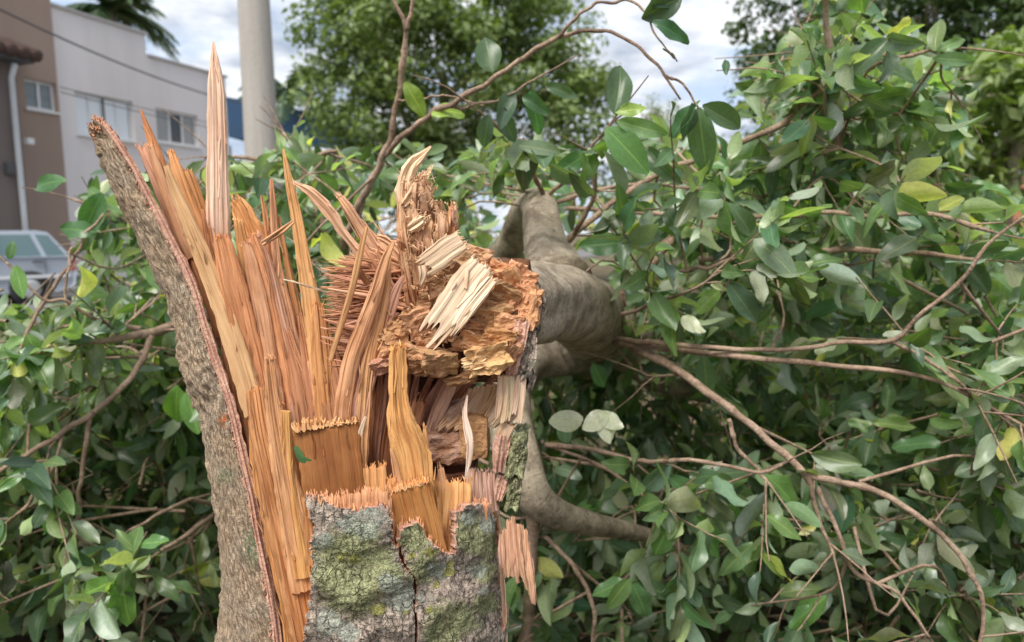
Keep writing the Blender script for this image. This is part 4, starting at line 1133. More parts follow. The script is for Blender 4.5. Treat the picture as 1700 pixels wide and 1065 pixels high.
# long curved splinters rising to the right, over the dark hollow
for k, (pts, wd_, tn_, th_, jt_, nc_) in enumerate([
 ([(609, 374, .79), (598, 420, .79), (584, 480, .795), (566, 540, .80), (548, 600, .80)], [5, 11, 11, 11, 9], (0.66, 0.36, 0.18), .007, 3, 6),
 ([(655, 398, .785), (640, 430, .785), (622, 490, .785), (600, 550, .785), (580, 610, .785), (568, 700, .785), (566, 800, .79)], [4, 15, 22, 26, 28, 30, 30], (0.64, 0.345, 0.165), .010, 3, 9),
 ([(648, 425, .795), (640, 480, .795), (628, 540, .795), (612, 600, .792), (604, 680, .79), (598, 780, .79)], [4, 16, 20, 22, 24, 24], TAN, .009, 4, 8),
 ([(671, 455, .80), (655, 490, .80), (636, 550, .80), (612, 620, .795), (592, 690, .79), (580, 790, .79)], [4, 18, 24, 30, 34, 34], PINK, .010, 5, 9),
 ([(628, 470, .805), (610, 560, .802), (590, 640, .80), (572, 720, .795), (564, 790, .79)], [8, 20, 30, 34, 34], PINK, .010, 12, 8),
 ([(586, 442, .80), (600, 456, .80), (614, 474, .805)], [9, 12, 9], BROWN, .006, 4, 5),
 ([(637, 478, .80), (615, 520, .80), (600, 560, .80)], [4, 9, 9], (0.66, .36, .18), .005, 2, 5),
]):
    board('splinter', pts, wd_, jit(tn_, rnd, .05), stump, thick=th_, jt=jt_, nc=nc_, nr=26, seed=300 + k * 2.3)
# rust-pink fibres of the dark hollow behind, sweeping up into the hinge
for k in range(15):
    x0 = 596 + k * 11 + rnd.uniform(-4, 4); lean = 6 + k * 5.5
    board('hinge_fibre', [(x0 + lean + rnd.uniform(-6, 6) + (20 if k > 8 else 0), 590 + rnd.uniform(-22, 16) + k * 2, .855), (x0 + lean * .55, 680, .86), (x0 + lean * .15, 750, .86), (x0, 850, .855)], [6, 16, 18, 18], jit(RUST if k % 3 else (0.50, 0.26, 0.16), rnd, .16), stump, thick=.008, jt=16, nc=7, nr=22, seed=330 + k, twist=rnd.uniform(-25, 25))
board('hinge_fibre', [(742, 618, .83), (716, 668, .835), (702, 720, .84), (690, 780, .84)], [8, 22, 20, 12], (0.42, 0.215, 0.14), stump, .008, 10, 4, 9, 20, seed=351, twist=(-30, 20))
board('hinge_fibre', [(764, 612, .82), (742, 650, .825), (718, 705, .83), (700, 770, .835)], [10, 24, 22, 10], (0.62, 0.40, 0.29), stump, .006, 14, 4, 9, 20, seed=352, twist=(10, -35), curl=.1)
board('hinge_fibre', [(700, 655, .815), (690, 690, .82), (680, 730, .825), (672, 800, .825)], [18, 26, 22, 18], (0.50, 0.235, 0.12), stump, .008, 22, 4, 9, 20, seed=353)
# back wall of the hollow, its shade painted in as a dark tint
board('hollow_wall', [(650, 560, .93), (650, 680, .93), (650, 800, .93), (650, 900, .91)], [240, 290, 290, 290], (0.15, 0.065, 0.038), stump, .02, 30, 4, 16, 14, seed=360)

# --- front pieces: plate, centre splinter, blocks
board('torn_plate', [(541, 700, -.036), (546, 740, -.030), (553, 790, -.022), (558, 850, -.018)], [112, 107, 103, 100], (0.25, 0.10, 0.030), stump, .007, 10, 2, 60, 20, ridge=.0005, seed=401, coarse=5, endtint=2.0, edge=.05, curl=-.05, twist=(4, -6), mat=M_PLATE)
board('torn_rim', [(541, 697, -.033), (541, 704, -.033), (542, 713, -.032)], [112, 112, 108], (0.72, 0.43, 0.20), stump, .008, 12, 8, 60, 6, seed=399, coarse=13, fine=.75)
board('torn_rim', [(678, 797, -.018), (679, 804, -.018), (681, 813, -.017)], [78, 78, 74], (0.70, 0.40, 0.18), stump, .009, 13, 9, 44, 6, seed=398, coarse=11, fine=.75)
board('torn_plate', [(608, 690, .748), (600, 712, .75), (592, 740, .75)], [4, 8, 10], CREAM, stump, .003, 3, 2, 5, 8, seed=402)
board('splinter', [(661, 566, -.040), (661, 610, -.042), (661, 660, -.040), (667, 705, -.036), (681, 750, -.032), (688, 800, -.030), (690, 850, -.030)], [24, 31, 34, 50, 62, 66, 64], (0.70, 0.385, 0.14), stump, .010, 20, 4, 18, 34, ridge=.002, seed=403, edge=.18)
board('splinter', [(705, 706, -.034), (706, 740, -.032), (708, 800, -.03)], [4, 12, 14], YEL, stump, .006, 6, 2, 6, 12, seed=404)
board('splinter', [(648, 742, -.03), (655, 770, -.028), (662, 810, -.026)], [3, 10, 14], TAN, stump, .005, 4, 2, 5, 10, seed=405)
board('wood_block', [(621, 768, -.036), (622, 800, -.034), (624, 850, -.032)], [38, 42, 42], YEL, stump, .010, 14, 2, 18, 10, seed=406, coarse=8)
board('wood_block', [(676, 798, -.020), (684, 830, -.019), (694, 870, -.018), (706, 930, -.018)], [74, 74, 76, 80], (0.46, 0.215, 0.07), stump, .010, 8, 2, 30, 14, seed=407, coarse=9, endtint=1.6, edge=.03, mat=M_PLATE)
board('wood_block', [(752, 792, -.028), (751, 830, -.024), (748, 870, -.020), (742, 940, -.018)], [64, 66, 62, 60], (0.66, 0.36, 0.14), stump, .010, 14, 2, 28, 16, seed=408, coarse=9, endtint=1.3)
board('splinter', [(731, 770, -.036), (734, 800, -.034), (738, 840, -.03)], [8, 16, 20], (0.62, 0.34, 0.18), stump, .007, 12, 2, 8, 10, seed=409)
board('splinter', [(650, 790, -.028), (652, 830, -.022), (656, 925, -.016)], [14, 16, 18], (0.55, 0.26, 0.09), stump, .006, 6, 2, 6, 12, seed=410)
for k, (x, y, w_) in enumerate(((527, 814, 34), (556, 818, 40), (590, 812, 44), (622, 808, 44), (640, 820, 20), (690, 862, 24), (790, 828, 40), (768, 838, 26))):
    board('torn_rim', [(x, y, -.012), (x, y + 14, -.010), (x + 1, y + 44, -.010)], [w_, w_, w_], jit((0.68, 0.36, 0.19), rnd, .1), stump, .006, 14, 2, 12, 6, seed=411 + k, coarse=14)
# pale strip of sapwood running down the right flank
board('sapwood_strip', [(800, 776, .835), (806, 820, .835), (818, 880, .84), (830, 960, .842), (836, 1060, .842), (838, 1200, .842)], [46, 38, 34, 18, 14, 14], (0.82, 0.58, 0.40), stump, .012, 14, 2, 14, 26, seed=412, edge=.15)
board('sapwood_strip', [(776, 655, .79), (772, 690, .785), (780, 728, .78), (778, 765, .78), (772, 796, .78)], [3, 9, 12, 9, 2], (0.74, 0.58, 0.47), stump, .002, 2, 2, 6, 18, seed=413, twist=(20, -20))
# block of brown wood and red inner bark of the hinge
M_INNER = M_RAW

def chunk(name, c, size, axes, tint, parent, seed, n=7, rough=.28, strata=0.0, mat=None, tint2=None, rnd_=.07):
    """Irregular broken lump: subdivided box, stepped along its grain and torn at the faces."""
    b = MB(); c = Vector(c); ax = [Vector(a).normalized() for a in axes]
    vid = {}
    def vert(i, j, k):
        key = (i, j, k)
        if key in vid: return vid[key]
        q = Vector((i / n * 2 - 1, j / n * 2 - 1, k / n * 2 - 1))
        l = max(abs(q.x), abs(q.y), abs(q.z)); rl = q.length
        q2 = q * (1 - rnd_ * (rl / max(l, 1e-6) - 1) / .732)
        s = seed * 1.37
        d = fbm(q.x * 1.3 + s, q.y * 1.3, q.z * 1.3, 3) * rough
        d += fbm(q.x * 4 + s, q.y * 4, q.z * 4, 2) * rough * .20
        if strata: 
            d += strata * (round((q.z + .3 * nz(q.x * 2 + s, q.y * 2)) * 4) / 4 - q.z) * (abs(q.x) ** 4 + abs(q.y) ** 4) * .6
            st_ = nz(s, q.z * 5, 1) * strata * .9
            d += st_ * max(abs(q.x), abs(q.y))
        q2 = q2 * (1 + d)
        p = c + ax[0] * q2.x * size[0] + ax[1] * q2.y * size[1] + ax[2] * q2.z * size[2]
        tt = tint
        if tint2: 
            k_ = min(1, max(0, .5 + 1.2 * nz(q.x * 1.5 + s, q.y * 1.5, q.z * 1.5))); tt = tuple(a * (1 - k_) + e_ * k_ for a, e_ in zip(tint, tint2))
        vid[key] = b.vert(p, (q.x * size[0] + s, q.y * size[1], q.z * size[2]), tt); return vid[key]
    for i in range(n):
        for j in range(n):
            b.face((vert(i, j, 0), vert(i, j + 1, 0), vert(i + 1, j + 1, 0), vert(i + 1, j, 0)))
            b.face((vert(i, j, n), vert(i + 1, j, n), vert(i + 1, j + 1, n), vert(i, j + 1, n)))
            b.face((vert(i, 0, j), vert(i + 1, 0, j), vert(i + 1, 0, j + 1), vert(i, 0, j + 1)))
            b.face((vert(i, n, j), vert(i, n, j + 1), vert(i + 1, n, j + 1), vert(i + 1, n, j)))
            b.face((vert(0, i, j), vert(0, i, j + 1), vert(0, i + 1, j + 1), vert(0, i + 1, j)))
            b.face((vert(n, i, j), vert(n, i + 1, j), vert(n, i + 1, j + 1), vert(n, i, j + 1)))
    return b.build(name, mat or M_CRUMB, parent, smooth=False)
XA, YA, ZA = Vector((1, 0, 0)), Vector((0, 1, 0)), Vector((0, 0, 1))
def pxs(v, D): return v * mpp(D)
chunk('wood_block', W(788, 718, .83), (pxs(24, .83), .03, pxs(36, .83)), (XA, YA, ZA), (0.58, 0.34, 0.17), stump, 4.2, 8, .10, .0)
chunk('wood_block', W(742, 735, .84), (pxs(36, .84), .03, pxs(26, .84)), (XA, YA, ZA + XA * .1), (0.42, 0.22, 0.125), stump, 5.2, 8, .22, .1, tint2=(0.58, 0.38, 0.29))
chunk('wood_block', W(752, 690, .85), (pxs(40, .85), .02, pxs(22, .85)), (XA + ZA * .5, YA, ZA - XA * .5), (0.62, 0.42, 0.32), stump, 6.2, 8, .2, .1)
for k in range(4):
    x = 782 + k * 11; board('wood_block', [(x + rnd.uniform(-3, 3), 776 + rnd.uniform(-4, 8), .815 + .004 * (k % 2)), (x, 805, .812), (x + 4, 850, .812)], [15, 17, 16], jit((0.76, 0.54, 0.39), rnd, .08), stump, .012, 8, 4, 8, 10, seed=480 + k, ridge=.003, edge=.4)
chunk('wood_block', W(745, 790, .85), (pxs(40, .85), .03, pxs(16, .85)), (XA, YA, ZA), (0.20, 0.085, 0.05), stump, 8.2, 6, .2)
# pale bundle of bent fibres between the hinge and the flank
for k in range(9):
    x = 862 - k * 10
    board('hinge_fibre', [(x + 4, 628 + k * 2, .80 + k * .005), (x - 2, 660, .80 + k * .005), (x - 14 - k * 2, 690 + rnd.uniform(-5, 5), .805 + k * .004), (x - 34 - k * 3, 716 + rnd.uniform(-6, 6), .815)], [16, 20, 18, 6], jit((0.68, 0.46, 0.28) if k > 2 else (0.76, 0.60, 0.44), rnd, .08), stump, thick=.006, jt=4, jb=12, nc=8, nr=16, seed=430 + k)
for k in range(5):
    x = 868 - k * 9
    board('hinge_fibre', [(x, 620, .79), (x - 2, 660, .79), (x - 8, 700 + rnd.uniform(-10, 16), .79)], [12, 12, 8], jit((0.80, 0.62, 0.45), rnd, .08), stump, thick=.005, jt=4, jb=16, nc=7, nr=14, seed=450 + k)
board('hinge_fibre', [(845, 700, .80), (836, 720, .80), (828, 745, .805)], [26, 26, 18], (0.66, 0.46, 0.30), stump, .008, 6, 10, 10, 10, seed=456)
# detached bark pieces on the right flank: red inside, lichen outside
def bark_piece(name, pts, wd_, outw, seed, patch=(.7, .4, .1), D=.82):
    board(name, pts, wd_, (0.46, 0.18, 0.10), stump, .010, 6, 6, 12, 18, seed=seed, mat=M_RAW, ridge=.003)
    x, y, d = pts[len(pts) // 2]; hz_ = (pts[-1][1] - pts[0][1]) / 2 * 1.15
    chunk(name, W(x + wd_[1] * .5 + outw * .40, y + 2, d + .012), (pxs(outw * .46, d), .020, pxs(hz_, d)), (XA, YA, ZA + XA * .15), patch, stump, seed * .1, 12, .30, mat=M_LICHEN)
bark_piece('flank_bark', [(836, 718, .80), (831, 745, .80), (826, 785, .80)], [26, 28, 16], 34, 461, (.9, .35, .05))
bark_piece('flank_bark', [(838, 785, .805), (832, 808, .805), (826, 835, .80)], [24, 22, 10], 26, 463, (.8, .2, .0))
board('flank_bark', [(842, 712, .798), (850, 722, .798), (846, 735, .80)], [10, 18, 10], (.0, 1.2, 0), stump, .004, 4, 4, 6, 8, seed=465, mat=M_LICHEN)

# --- loose fibrous chip hanging beside the flank
o = MB(); rk = random.Random(8)
for k, (x, y0, y1, lean) in enumerate(((832, 884, 948, 2), (838, 872, 962, 4), (845, 860, 958, 6), (852, 855, 970, 8), (859, 862, 966, 10), (865, 866, 984, 12), (871, 876, 978, 14), (876, 892, 1000, 10), (881, 926, 1007, 6))):
    q = board(None, [(x, y0 + rk.uniform(-3, 3), .80 + .002 * rk.random()), (x + lean * .2, y0 * .6 + y1 * .4, .793 + .003 * rk.random()), (x + lean * .6, y0 * .25 + y1 * .75, .79), (x + lean, y1 + rk.uniform(-4, 4), .79)], [7, 12, 12, 5], jit((0.60, 0.365, 0.245), rk, .14), None, .009, 10, 8, 7, 26, seed=480 + k * 1.7, ridge=.0026, edge=.35, twist=rk.uniform(-20, 20))
    n0 = len(o.v); o.v += q.v; o.a += q.a; o.t += q.t; o.m += q.m; o.f += [tuple(i + n0 for i in f) for f in q.f]
tag(o.build('hanging_bark_chip', M_WOOD, smooth=False), 'ragged pinkish wood chip hanging off the right flank of the stump', 'wood chip')
# --- torn leaf scrap on the plate
b = MB(); sc = [(487, 742), (493, 739), (500, 747), (505, 757), (517, 763), (520, 769), (506, 772), (497, 766), (491, 757)]
ys = lambda x, y: CYL(548, 757, .027) - .0085
cI = b.vert(W(500, 758, ys(500, 758) - .001), (0.3, .5, 0), (.9, 1.2, .9)); ids = [b.vert(W(x, y, ys(x, y) + .0005 * (i % 3)), (.5, i / 9, 0), (.9, 1.2, .9)) for i, (x, y) in enumerate(sc)]
for i in range(len(ids)): b.face((cI, ids[(i + 1) % len(ids)], ids[i]))
tag(b.build('leaf_scrap', M_LEAF), 'small torn green leaf scrap stuck on the brown plate of the stump', 'leaf')

# ------------------------------------------------------------------ the fallen tree: broken butt end
fallen = thing('fallen_tree', 'fallen leafy tree, its smooth grey trunk lying behind the stump it snapped from', 'tree', (0.15, 1.7, 0))
rb = random.Random(17)
D0 = .845
cen = W(765, 520, D0)
axl = (W(925, 505, 1.30) - W(800, 520, .88)).normalized()          # log axis, away from the camera
e1 = axl.cross(ZA).normalized(); e2 = e1.cross(axl).normalized()
if e2.z < 0: e2 = -e2
if e1.x < 0: e1 = -e1
# ragged lumps of the broken face
def face_pt(px, py, D): return W(px, py, D)
LUMPS = [ # px, py, half-size px (x, z), depth, D, colour, tilt
 (665, 548, 24, 16, .02, .80, ROT, .3), (700, 535, 28, 20, .02, .80, ROT, -.2), (655, 585, 18, 12, .02, .79, ROT, .2), (690, 590, 26, 16, .02, .785, (0.56, .33, .18), .1),
 (735, 600, 34, 20, .025, .775, (0.60, .36, .19), -.15), (700, 605, 22, 12, .02, .785, ROT, .1), (812, 592, 40, 18, .025, .775, (0.66, .42, .20), .05), (790, 570, 36, 16, .02, .79, ROT, .1),
 (830, 560, 32, 16, .02, .79, (0.50, .27, .14), 0), (800, 545, 38, 12, .02, .80, (0.46, .25, .13), .05), (842, 535, 26, 14, .02, .80, ROT, .1), (820, 515, 36, 14, .02, .805, (0.60, .36, .19), -.1),
 (780, 505, 34, 20, .03, .815, ROT, .2), (840, 490, 30, 18, .02, .81, (0.64, .38, .2), .3), (800, 470, 36, 24, .03, .825, ROT, .2), (830, 455, 26, 16, .02, .82, (0.62, .30, .15), .3),
 (745, 470, 34, 30, .03, .835, (0.58, .36, .19), .3), (725, 500, 30, 26, .03, .84, (0.48, .28, .15), 0), (770, 445, 34, 22, .03, .835, (0.62, .40, .23), .4), (790, 425, 28, 12, .02, .84, (0.64, .40, .24), .5),
 (672, 610, 22, 9, .015, .785, (0.60, .34, .24), -.3), (640, 605, 22, 12, .015, .785, (0.64, .36, .26), -.4), (765, 628, 30, 9, .015, .785, (0.50, .28, .15), -.2), (850, 590, 16, 22, .015, .785, (0.6, .34, .2), 0),
 (862, 470, 20, 30, .02, .812, (0.68, .36, .19), -.3), (875, 505, 20, 26, .02, .81, (0.70, .38, .2), -.2), (710, 570, 20, 14, .02, .80, (0.50, .28, .15), .2), (745, 545, 22, 14, .02, .825, (0.44, .25, .13), .1),
 (675, 530, 14, 10, .02, .805, ROT, .5), (640, 560, 12, 8, .015, .80, (0.6, .36, .2), .3), (720, 525, 18, 10, .02, .81, (0.56, .33, .18), -.4)]
for k, (x, y, hx, hz, dp, D, tn_, tl) in enumerate(LUMPS):
    tl += rb.uniform(-.35, .35); a0 = XA - ZA * tl + YA * rb.uniform(-.6, .6); a2 = ZA + XA * tl * 1.2 + YA * rb.uniform(-.7, .3)
    chunk('broken_wood', W(x, y, D + dp * .5), (pxs(hx * .88, D), dp, pxs(hz * 1.3, D)), (a0, YA, a2), jit(tn_, rb, .12), fallen, 20 + k * 1.3, 9, .27, .06, tint2=jit(tn_, rb, .25))
# crumbs filling the joints, too small to pick out singly
V = []; F = []; FB = []; TN = []
for k in range(200):
    a = rb.uniform(0, 2 * math.pi); r_ = math.sqrt(rb.random())
    x = 765 + math.cos(a) * r_ * 118; y = 528 + math.sin(a) * r_ * 100; D = .79 + .05 * max(0, (560 - y) / 140) + rb.uniform(-.01, .02)
    p = np.array(W(x, y, D)); d = np.array([rb.gauss(0, 1), rb.gauss(0, .6) - .5, rb.gauss(0, 1)]); d /= np.linalg.norm(d)
    spike(p, p + d * rb.uniform(.003, .010), rb.uniform(.0008, .0024), jit(ROT if rb.random() < .6 else (0.70, .46, .27), rb, .25), rb.uniform(0, 99), V, F, FB, TN)
o = np_mesh('wood_crumbs', V, F, M_CRUMB, fallen, fib=FB, tint=TN); o['kind'] = 'stuff'
# dark lump behind the others: the hollow's shade put into its colour
chunk('hollow_shade', W(768, 530, .93), (.085, .045, .072), (XA, YA, ZA), (0.16, 0.075, 0.04), fallen, 91, 10, .18)
# rotten prong rising over the butt
for k, (x, y, hx, hz, D, tn_, tl) in enumerate([(702, 405, 24, 44, .845, (0.60, .36, .2), -.15), (690, 345, 17, 40, .842, (0.66, .42, .25), .05), (724, 372, 22, 30, .848, (0.56, .33, .18), -.4), (700, 450, 22, 36, .85, (0.50, .28, .15), -.15), (730, 410, 26, 22, .848, (0.56, .33, .18), -.4)]):
    chunk('rotten_prong', W(x, y, D), (pxs(hx, D), .014, pxs(hz, D)), (XA - ZA * tl, YA, ZA + XA * tl), jit(tn_, rb, .06), fallen, 60 + k * 2.1, 10, .30, .12, tint2=jit(tn_, rb, .3))
for k in range(30):
    t = k / 29; y0 = 282 + 130 * t + rb.uniform(-14, 14); x0 = 668 + rb.uniform(0, 46) + (rb.uniform(0, 40) if y0 > 330 else 0) + 10 * t
    l_ = rb.uniform(34, 84); lean = rb.uniform(-8, 14); D = rb.uniform(.818, .84); w_ = rb.uniform(8, 22)
    board('rotten_prong', [(x0 + rb.uniform(-6, 6), y0, D), (x0 + lean * .4, y0 + l_ * .5, D - .003), (x0 + lean, y0 + l_, D + .004)], [w_ * .5, w_, w_ * .7], jit((0.70, .46, .285) if rb.random() < .65 else (0.58, .35, .2), rb, .12), fallen, .005, rb.uniform(10, 26), rb.uniform(6, 20), 7, 12, seed=800 + k * 1.7, ridge=.004, edge=.5, curl=rb.uniform(-.3, .3), twist=(rb.uniform(-50, 50), rb.uniform(-50, 50)), coarse=5)
for k, (pts, wd_, tn_, jt_) in enumerate([
 ([(717, 241, .828), (700, 258, .828), (680, 280, .83), (672, 320, .832), (678, 370, .832)], [2, 14, 24, 30, 26], (0.78, .58, .38), 4),
 ([(716, 278, .826), (704, 296, .826), (686, 318, .826), (668, 344, .828)], [4, 14, 16, 8], (0.76, .54, .34), 8),
 ([(718, 300, .828), (708, 330, .828), (700, 380, .83)], [12, 18, 14], (0.72, .47, .28), 18),
 ([(664, 330, .828), (668, 380, .828), (676, 440, .832), (688, 500, .84)], [10, 18, 22, 22], (0.68, .44, .26), 10),
 ([(750, 334, .825), (752, 360, .825), (748, 395, .828)], [14, 18, 14], (0.68, .40, .21), 14),
 ([(706, 362, .815), (692, 372, .815), (676, 382, .818)], [14, 20, 10], (0.80, .62, .42), 8),
 ([(690, 420, .82), (700, 460, .825), (716, 510, .835)], [16, 28, 26], (0.56, .33, .18), 14),
 ([(674, 440, .83), (684, 500, .835), (700, 540, .84)], [10, 22, 20], (0.52, .27, .14), 14)]):
    board('rotten_prong', pts, wd_, tn_, fallen, .007, jt_, 8, 10, 18, seed=500 + k * 1.9, ridge=.003, edge=.3, curl=rb.uniform(-.15, .15))
V = []; F = []; FB = []; TN = []
for k in range(200):
    y = rb.uniform(285, 520); x = 690 + (y - 300) * .08 + rb.uniform(-26, 34) + (25 if 330 < y < 400 and rb.random() < .4 else 0)
    p = np.array(W(x, y, .812 + rb.uniform(0, .012))); d = np.array([rb.gauss(0, .8), rb.gauss(-.5, .3), rb.gauss(.1, 1)]); d /= np.linalg.norm(d)
    spike(p, p + d * rb.uniform(.003, .011), rb.uniform(.0004, .0011), jit((0.76, .52, .32), rb, .25), rb.uniform(0, 99), V, F, FB, TN)
o = np_mesh('prong_fuzz', V, F, M_WOOD, fallen, fib=FB, tint=TN); o['kind'] = 'stuff'
# pale chips lying on the butt
CH = [([(768, 398, .795), (745, 412, .79), (718, 432, .788), (692, 448, .79)], [34, 40, 40, 32], 6, 22),
      ([(700, 440, .788), (702, 455, .786), (697, 475, .786)], [14, 12, 3], 2, 4),
      ([(802, 438, .79), (775, 470, .78), (745, 515, .772), (712, 560, .768), (694, 576, .768)], [44, 52, 52, 46, 40], 8, 52),
      ([(818, 462, .785), (795, 490, .778), (772, 520, .772), (744, 562, .768)], [18, 24, 24, 14], 6, 26),
      ([(776, 445, .779), (774, 462, .776), (773, 480, .774)], [5, 7, 6], 3, 3)]
for k, (pts, wd_, jt_, jb_) in enumerate(CH):
    board('pale_chip', pts, wd_, CREAM if k in (2, 3) else (0.70, .53, .36), fallen, .006, jt_, jb_, 20 if wd_[1] > 20 else 6, 22, seed=541 + k * 1.3, ridge=.0007, endtint=1.04, fine=.12, coarse=4.0)
board('pale_chip', [(810, 596, .765), (790, 600, .765), (764, 606, .768)], [20, 26, 18], (0.70, .48, .26), fallen, .004, 8, 8, 12, 10, seed=549)
board('pale_chip', [(705, 594, .765), (722, 598, .765), (740, 604, .768)], [12, 16, 8], (0.74, .54, .34), fallen, .004, 6, 8, 10, 8, seed=550)
# bark ring of the butt, seen on the right and underneath
for k, (x, y, hx, hz) in enumerate(((856, 452, 13, 16), (872, 470, 15, 20), (884, 496, 13, 20), (876, 518, 13, 14), (862, 492, 14, 22))):
    chunk('butt_bark', W(x, y, .815), (pxs(hx, .815), .014, pxs(hz, .815)), (XA - ZA * .5, YA, ZA + XA * .4), jit((0.70, .38, .215), rb, .1), fallen, 140 + k * 1.7, 9, .38, .05)
bark_ring = [([(866, 528, .795), (862, 560, .79), (852, 600, .785), (846, 628, .785)], [24, 26, 24, 14], (0.5, .2, .1), M_RAW)]
for k, (pts, wd_, tn_, mt_) in enumerate(bark_ring):
    board('butt_bark', pts, wd_, tn_, fallen, .012, 8, 8, 10, 20, seed=560 + k, ridge=.004, mat=mt_, edge=.35)
board('butt_bark', [(880, 545, .80), (878, 580, .795), (868, 615, .79), (856, 634, .79)], [24, 26, 26, 10], (.25, .45, .0), fallen, .012, 10, 10, 12, 22, seed=566, ridge=.005, mat=M_LICHEN, edge=.4, endtint=1)
board('butt_bark', [(824, 428, .84), (850, 452, .835), (882, 464, .83), (900, 498, .825), (896, 528, .82), (884, 560, .82)], [9, 10, 12, 12, 14, 12], (.15, .25, 0), fallen, .012, 4, 4, 6, 30, seed=568, ridge=.005, mat=M_LICHEN, edge=.6, endtint=1)
board('butt_bark', [(878, 600, .82), (880, 625, .82), (876, 650, .82)], [16, 20, 14], (.15, .1, 0), fallen, .014, 6, 6, 8, 12, seed=569, ridge=.006, mat=M_LICHEN, edge=.4, endtint=1)
# brush of torn fibres pointing left
for k in range(46):
    y0 = 440 + 150 * (k / 45) + rb.uniform(-8, 8); tipx = 540 + rb.uniform(-14, 60) + (30 if y0 < 455 else 0)
    tipy = 455 + (y0 - 440) * .85 + rb.uniform(-30, 24) - (12 if y0 < 500 else 0); D = rb.uniform(.825, .875)
    rx = rb.uniform(650, 690)
    board('fibre', [(tipx, tipy, D - .015), ((tipx + rx) / 2, (tipy + y0) / 2 + rb.uniform(-3, 5) + 4, D), (rx, y0 + 10, D + .01)], [2.5, rb.uniform(7, 11), rb.uniform(9, 13)], jit((0.62, .33, .19) if rb.random() < .7 else PINK, rb, .14), fallen, .005, 5, 2, 4, 10, seed=600 + k, ridge=.0010)
V = []; F = []; FB = []; TN = []
for k in range(640):
    y0 = 432 + 172 * rb.random(); tipx = 536 + rb.uniform(-8, 100); tipy = 452 + (y0 - 432) * .86 + rb.uniform(-32, 26); D = rb.uniform(.83, .92)
    spike(W(rb.uniform(630, 700), y0 + 12, D + .01), W(tipx, tipy, D - .012), rb.uniform(.0011, .0022), jit((0.58, .29, .165), rb, .22), rb.uniform(0, 99), V, F, FB, TN)
for k in range(110):                                    # upper fan behind the tall curved splinters
    x0 = rb.uniform(640, 700); y0 = rb.uniform(440, 520); a = R(rb.uniform(118, 168)); l_ = rb.uniform(40, 105); D = rb.uniform(.835, .88)
    spike(W(x0, y0, D), W(x0 + math.cos(a) * l_, y0 - math.sin(a) * l_, D - .01), rb.uniform(.0012, .003), jit((0.66, .37, .22), rb, .2), rb.uniform(0, 99), V, F, FB, TN)
o = np_mesh('fibre_brush', V, F, M_WOOD, fallen, fib=FB, tint=TN); o['kind'] = 'stuff'
for k, (pts, wd_, tn_) in enumerate([
 ([(488, 303, .83), (515, 318, .83), (545, 348, .832), (572, 388, .835), (604, 425, .84), (650, 470, .845)], [4, 16, 20, 14, 14, 14], (0.70, .45, .29)),
 ([(560, 322, .835), (578, 345, .835), (600, 380, .84), (630, 430, .845), (660, 470, .85)], [8, 16, 22, 24, 22], (0.72, .44, .27)),
 ([(576, 345, .845), (600, 372, .845), (625, 402, .85), (660, 450, .855)], [6, 12, 16, 18], (0.64, .37, .22)),
 ([(618, 395, .85), (640, 405, .85), (664, 428, .85), (690, 465, .855)], [16, 26, 28, 24], (0.74, .48, .30)),
 ([(600, 405, .83), (616, 430, .83), (636, 462, .835), (660, 500, .84)], [5, 12, 14, 14], (0.64, .33, .18)),
 ([(626, 415, .825), (636, 440, .828), (650, 480, .835)], [5, 10, 12], (0.66, .36, .2)),
 ([(663, 380, .80), (666, 396, .80), (668, 415, .81)], [6, 9, 9], (0.66, .36, .2)),
 ([(656, 400, .79), (666, 402, .792), (674, 412, .80)], [6, 8, 5], (0.64, .33, .18))]):
    board('curled_fibre', pts, wd_, tn_, fallen, .006, 8, 4, 8, 24, seed=700 + k * 1.7, ridge=.002, edge=.25, twist=(0, 25))

# --- trunk, limbs and named branches of the fallen tree
SKEL = []                                             # (point, radius) for attaching further wood
def limb(name, pts, rpx, mat=M_TRUNK, ns=14, rough=.10, n=None, seed=0, parent=None):
    """pts (px, py, depth); rpx half thickness in photo px at that depth."""
    rows = [(*W(x, y, D), r_ * mpp(D)) for (x, y, D), r_ in zip(pts, rpx)]
    S = spline(rows, n or max(10, len(pts) * 7))
    if mat is M_TWIG:
        for i in range(1, len(S) - 1):
            S[i, :3] += np.array([nz(i * .27 + seed, 1), nz(i * .27 + seed, 2), nz(i * .27 + seed, 3)]) * .005; S[i, 3] *= 1 + .22 * nz(i * .9, seed, 4) + (.35 if nz(i * 1.7, seed, 9) > .42 else 0)
    for q in S[::2]: SKEL.append((q[:3].copy(), q[3]))
    tube(name, S[:, :3], np.maximum(S[:, 3], .001), mat, parent or fallen, ns, rough, seed)
    return S
limb('trunk', [(795, 522, .89), (850, 508, 1.02), (905, 500, 1.18), (950, 508, 1.38), (978, 530, 1.60), (985, 565, 1.85), (975, 600, 2.1)], [88, 72, 64, 63, 60, 48, 38], ns=40, rough=.13, n=90, seed=1.3)
limb('limb', [(925, 470, 1.40), (910, 425, 1.46), (900, 375, 1.53), (896, 345, 1.62), (880, 345, 1.74), (858, 385, 1.86), (842, 425, 1.95), (838, 470, 2.05)], [60, 40, 32, 29, 27, 25, 24, 22], ns=24, n=60, seed=2.1)
limb('limb', [(850, 420, 1.95), (800, 440, 2.0), (720, 445, 2.0), (640, 440, 1.95), (570, 442, 1.9), (500, 462, 1.95), (420, 500, 2.1)], [26, 26, 27, 28, 27, 20, 10], ns=16, n=44, seed=3.1)
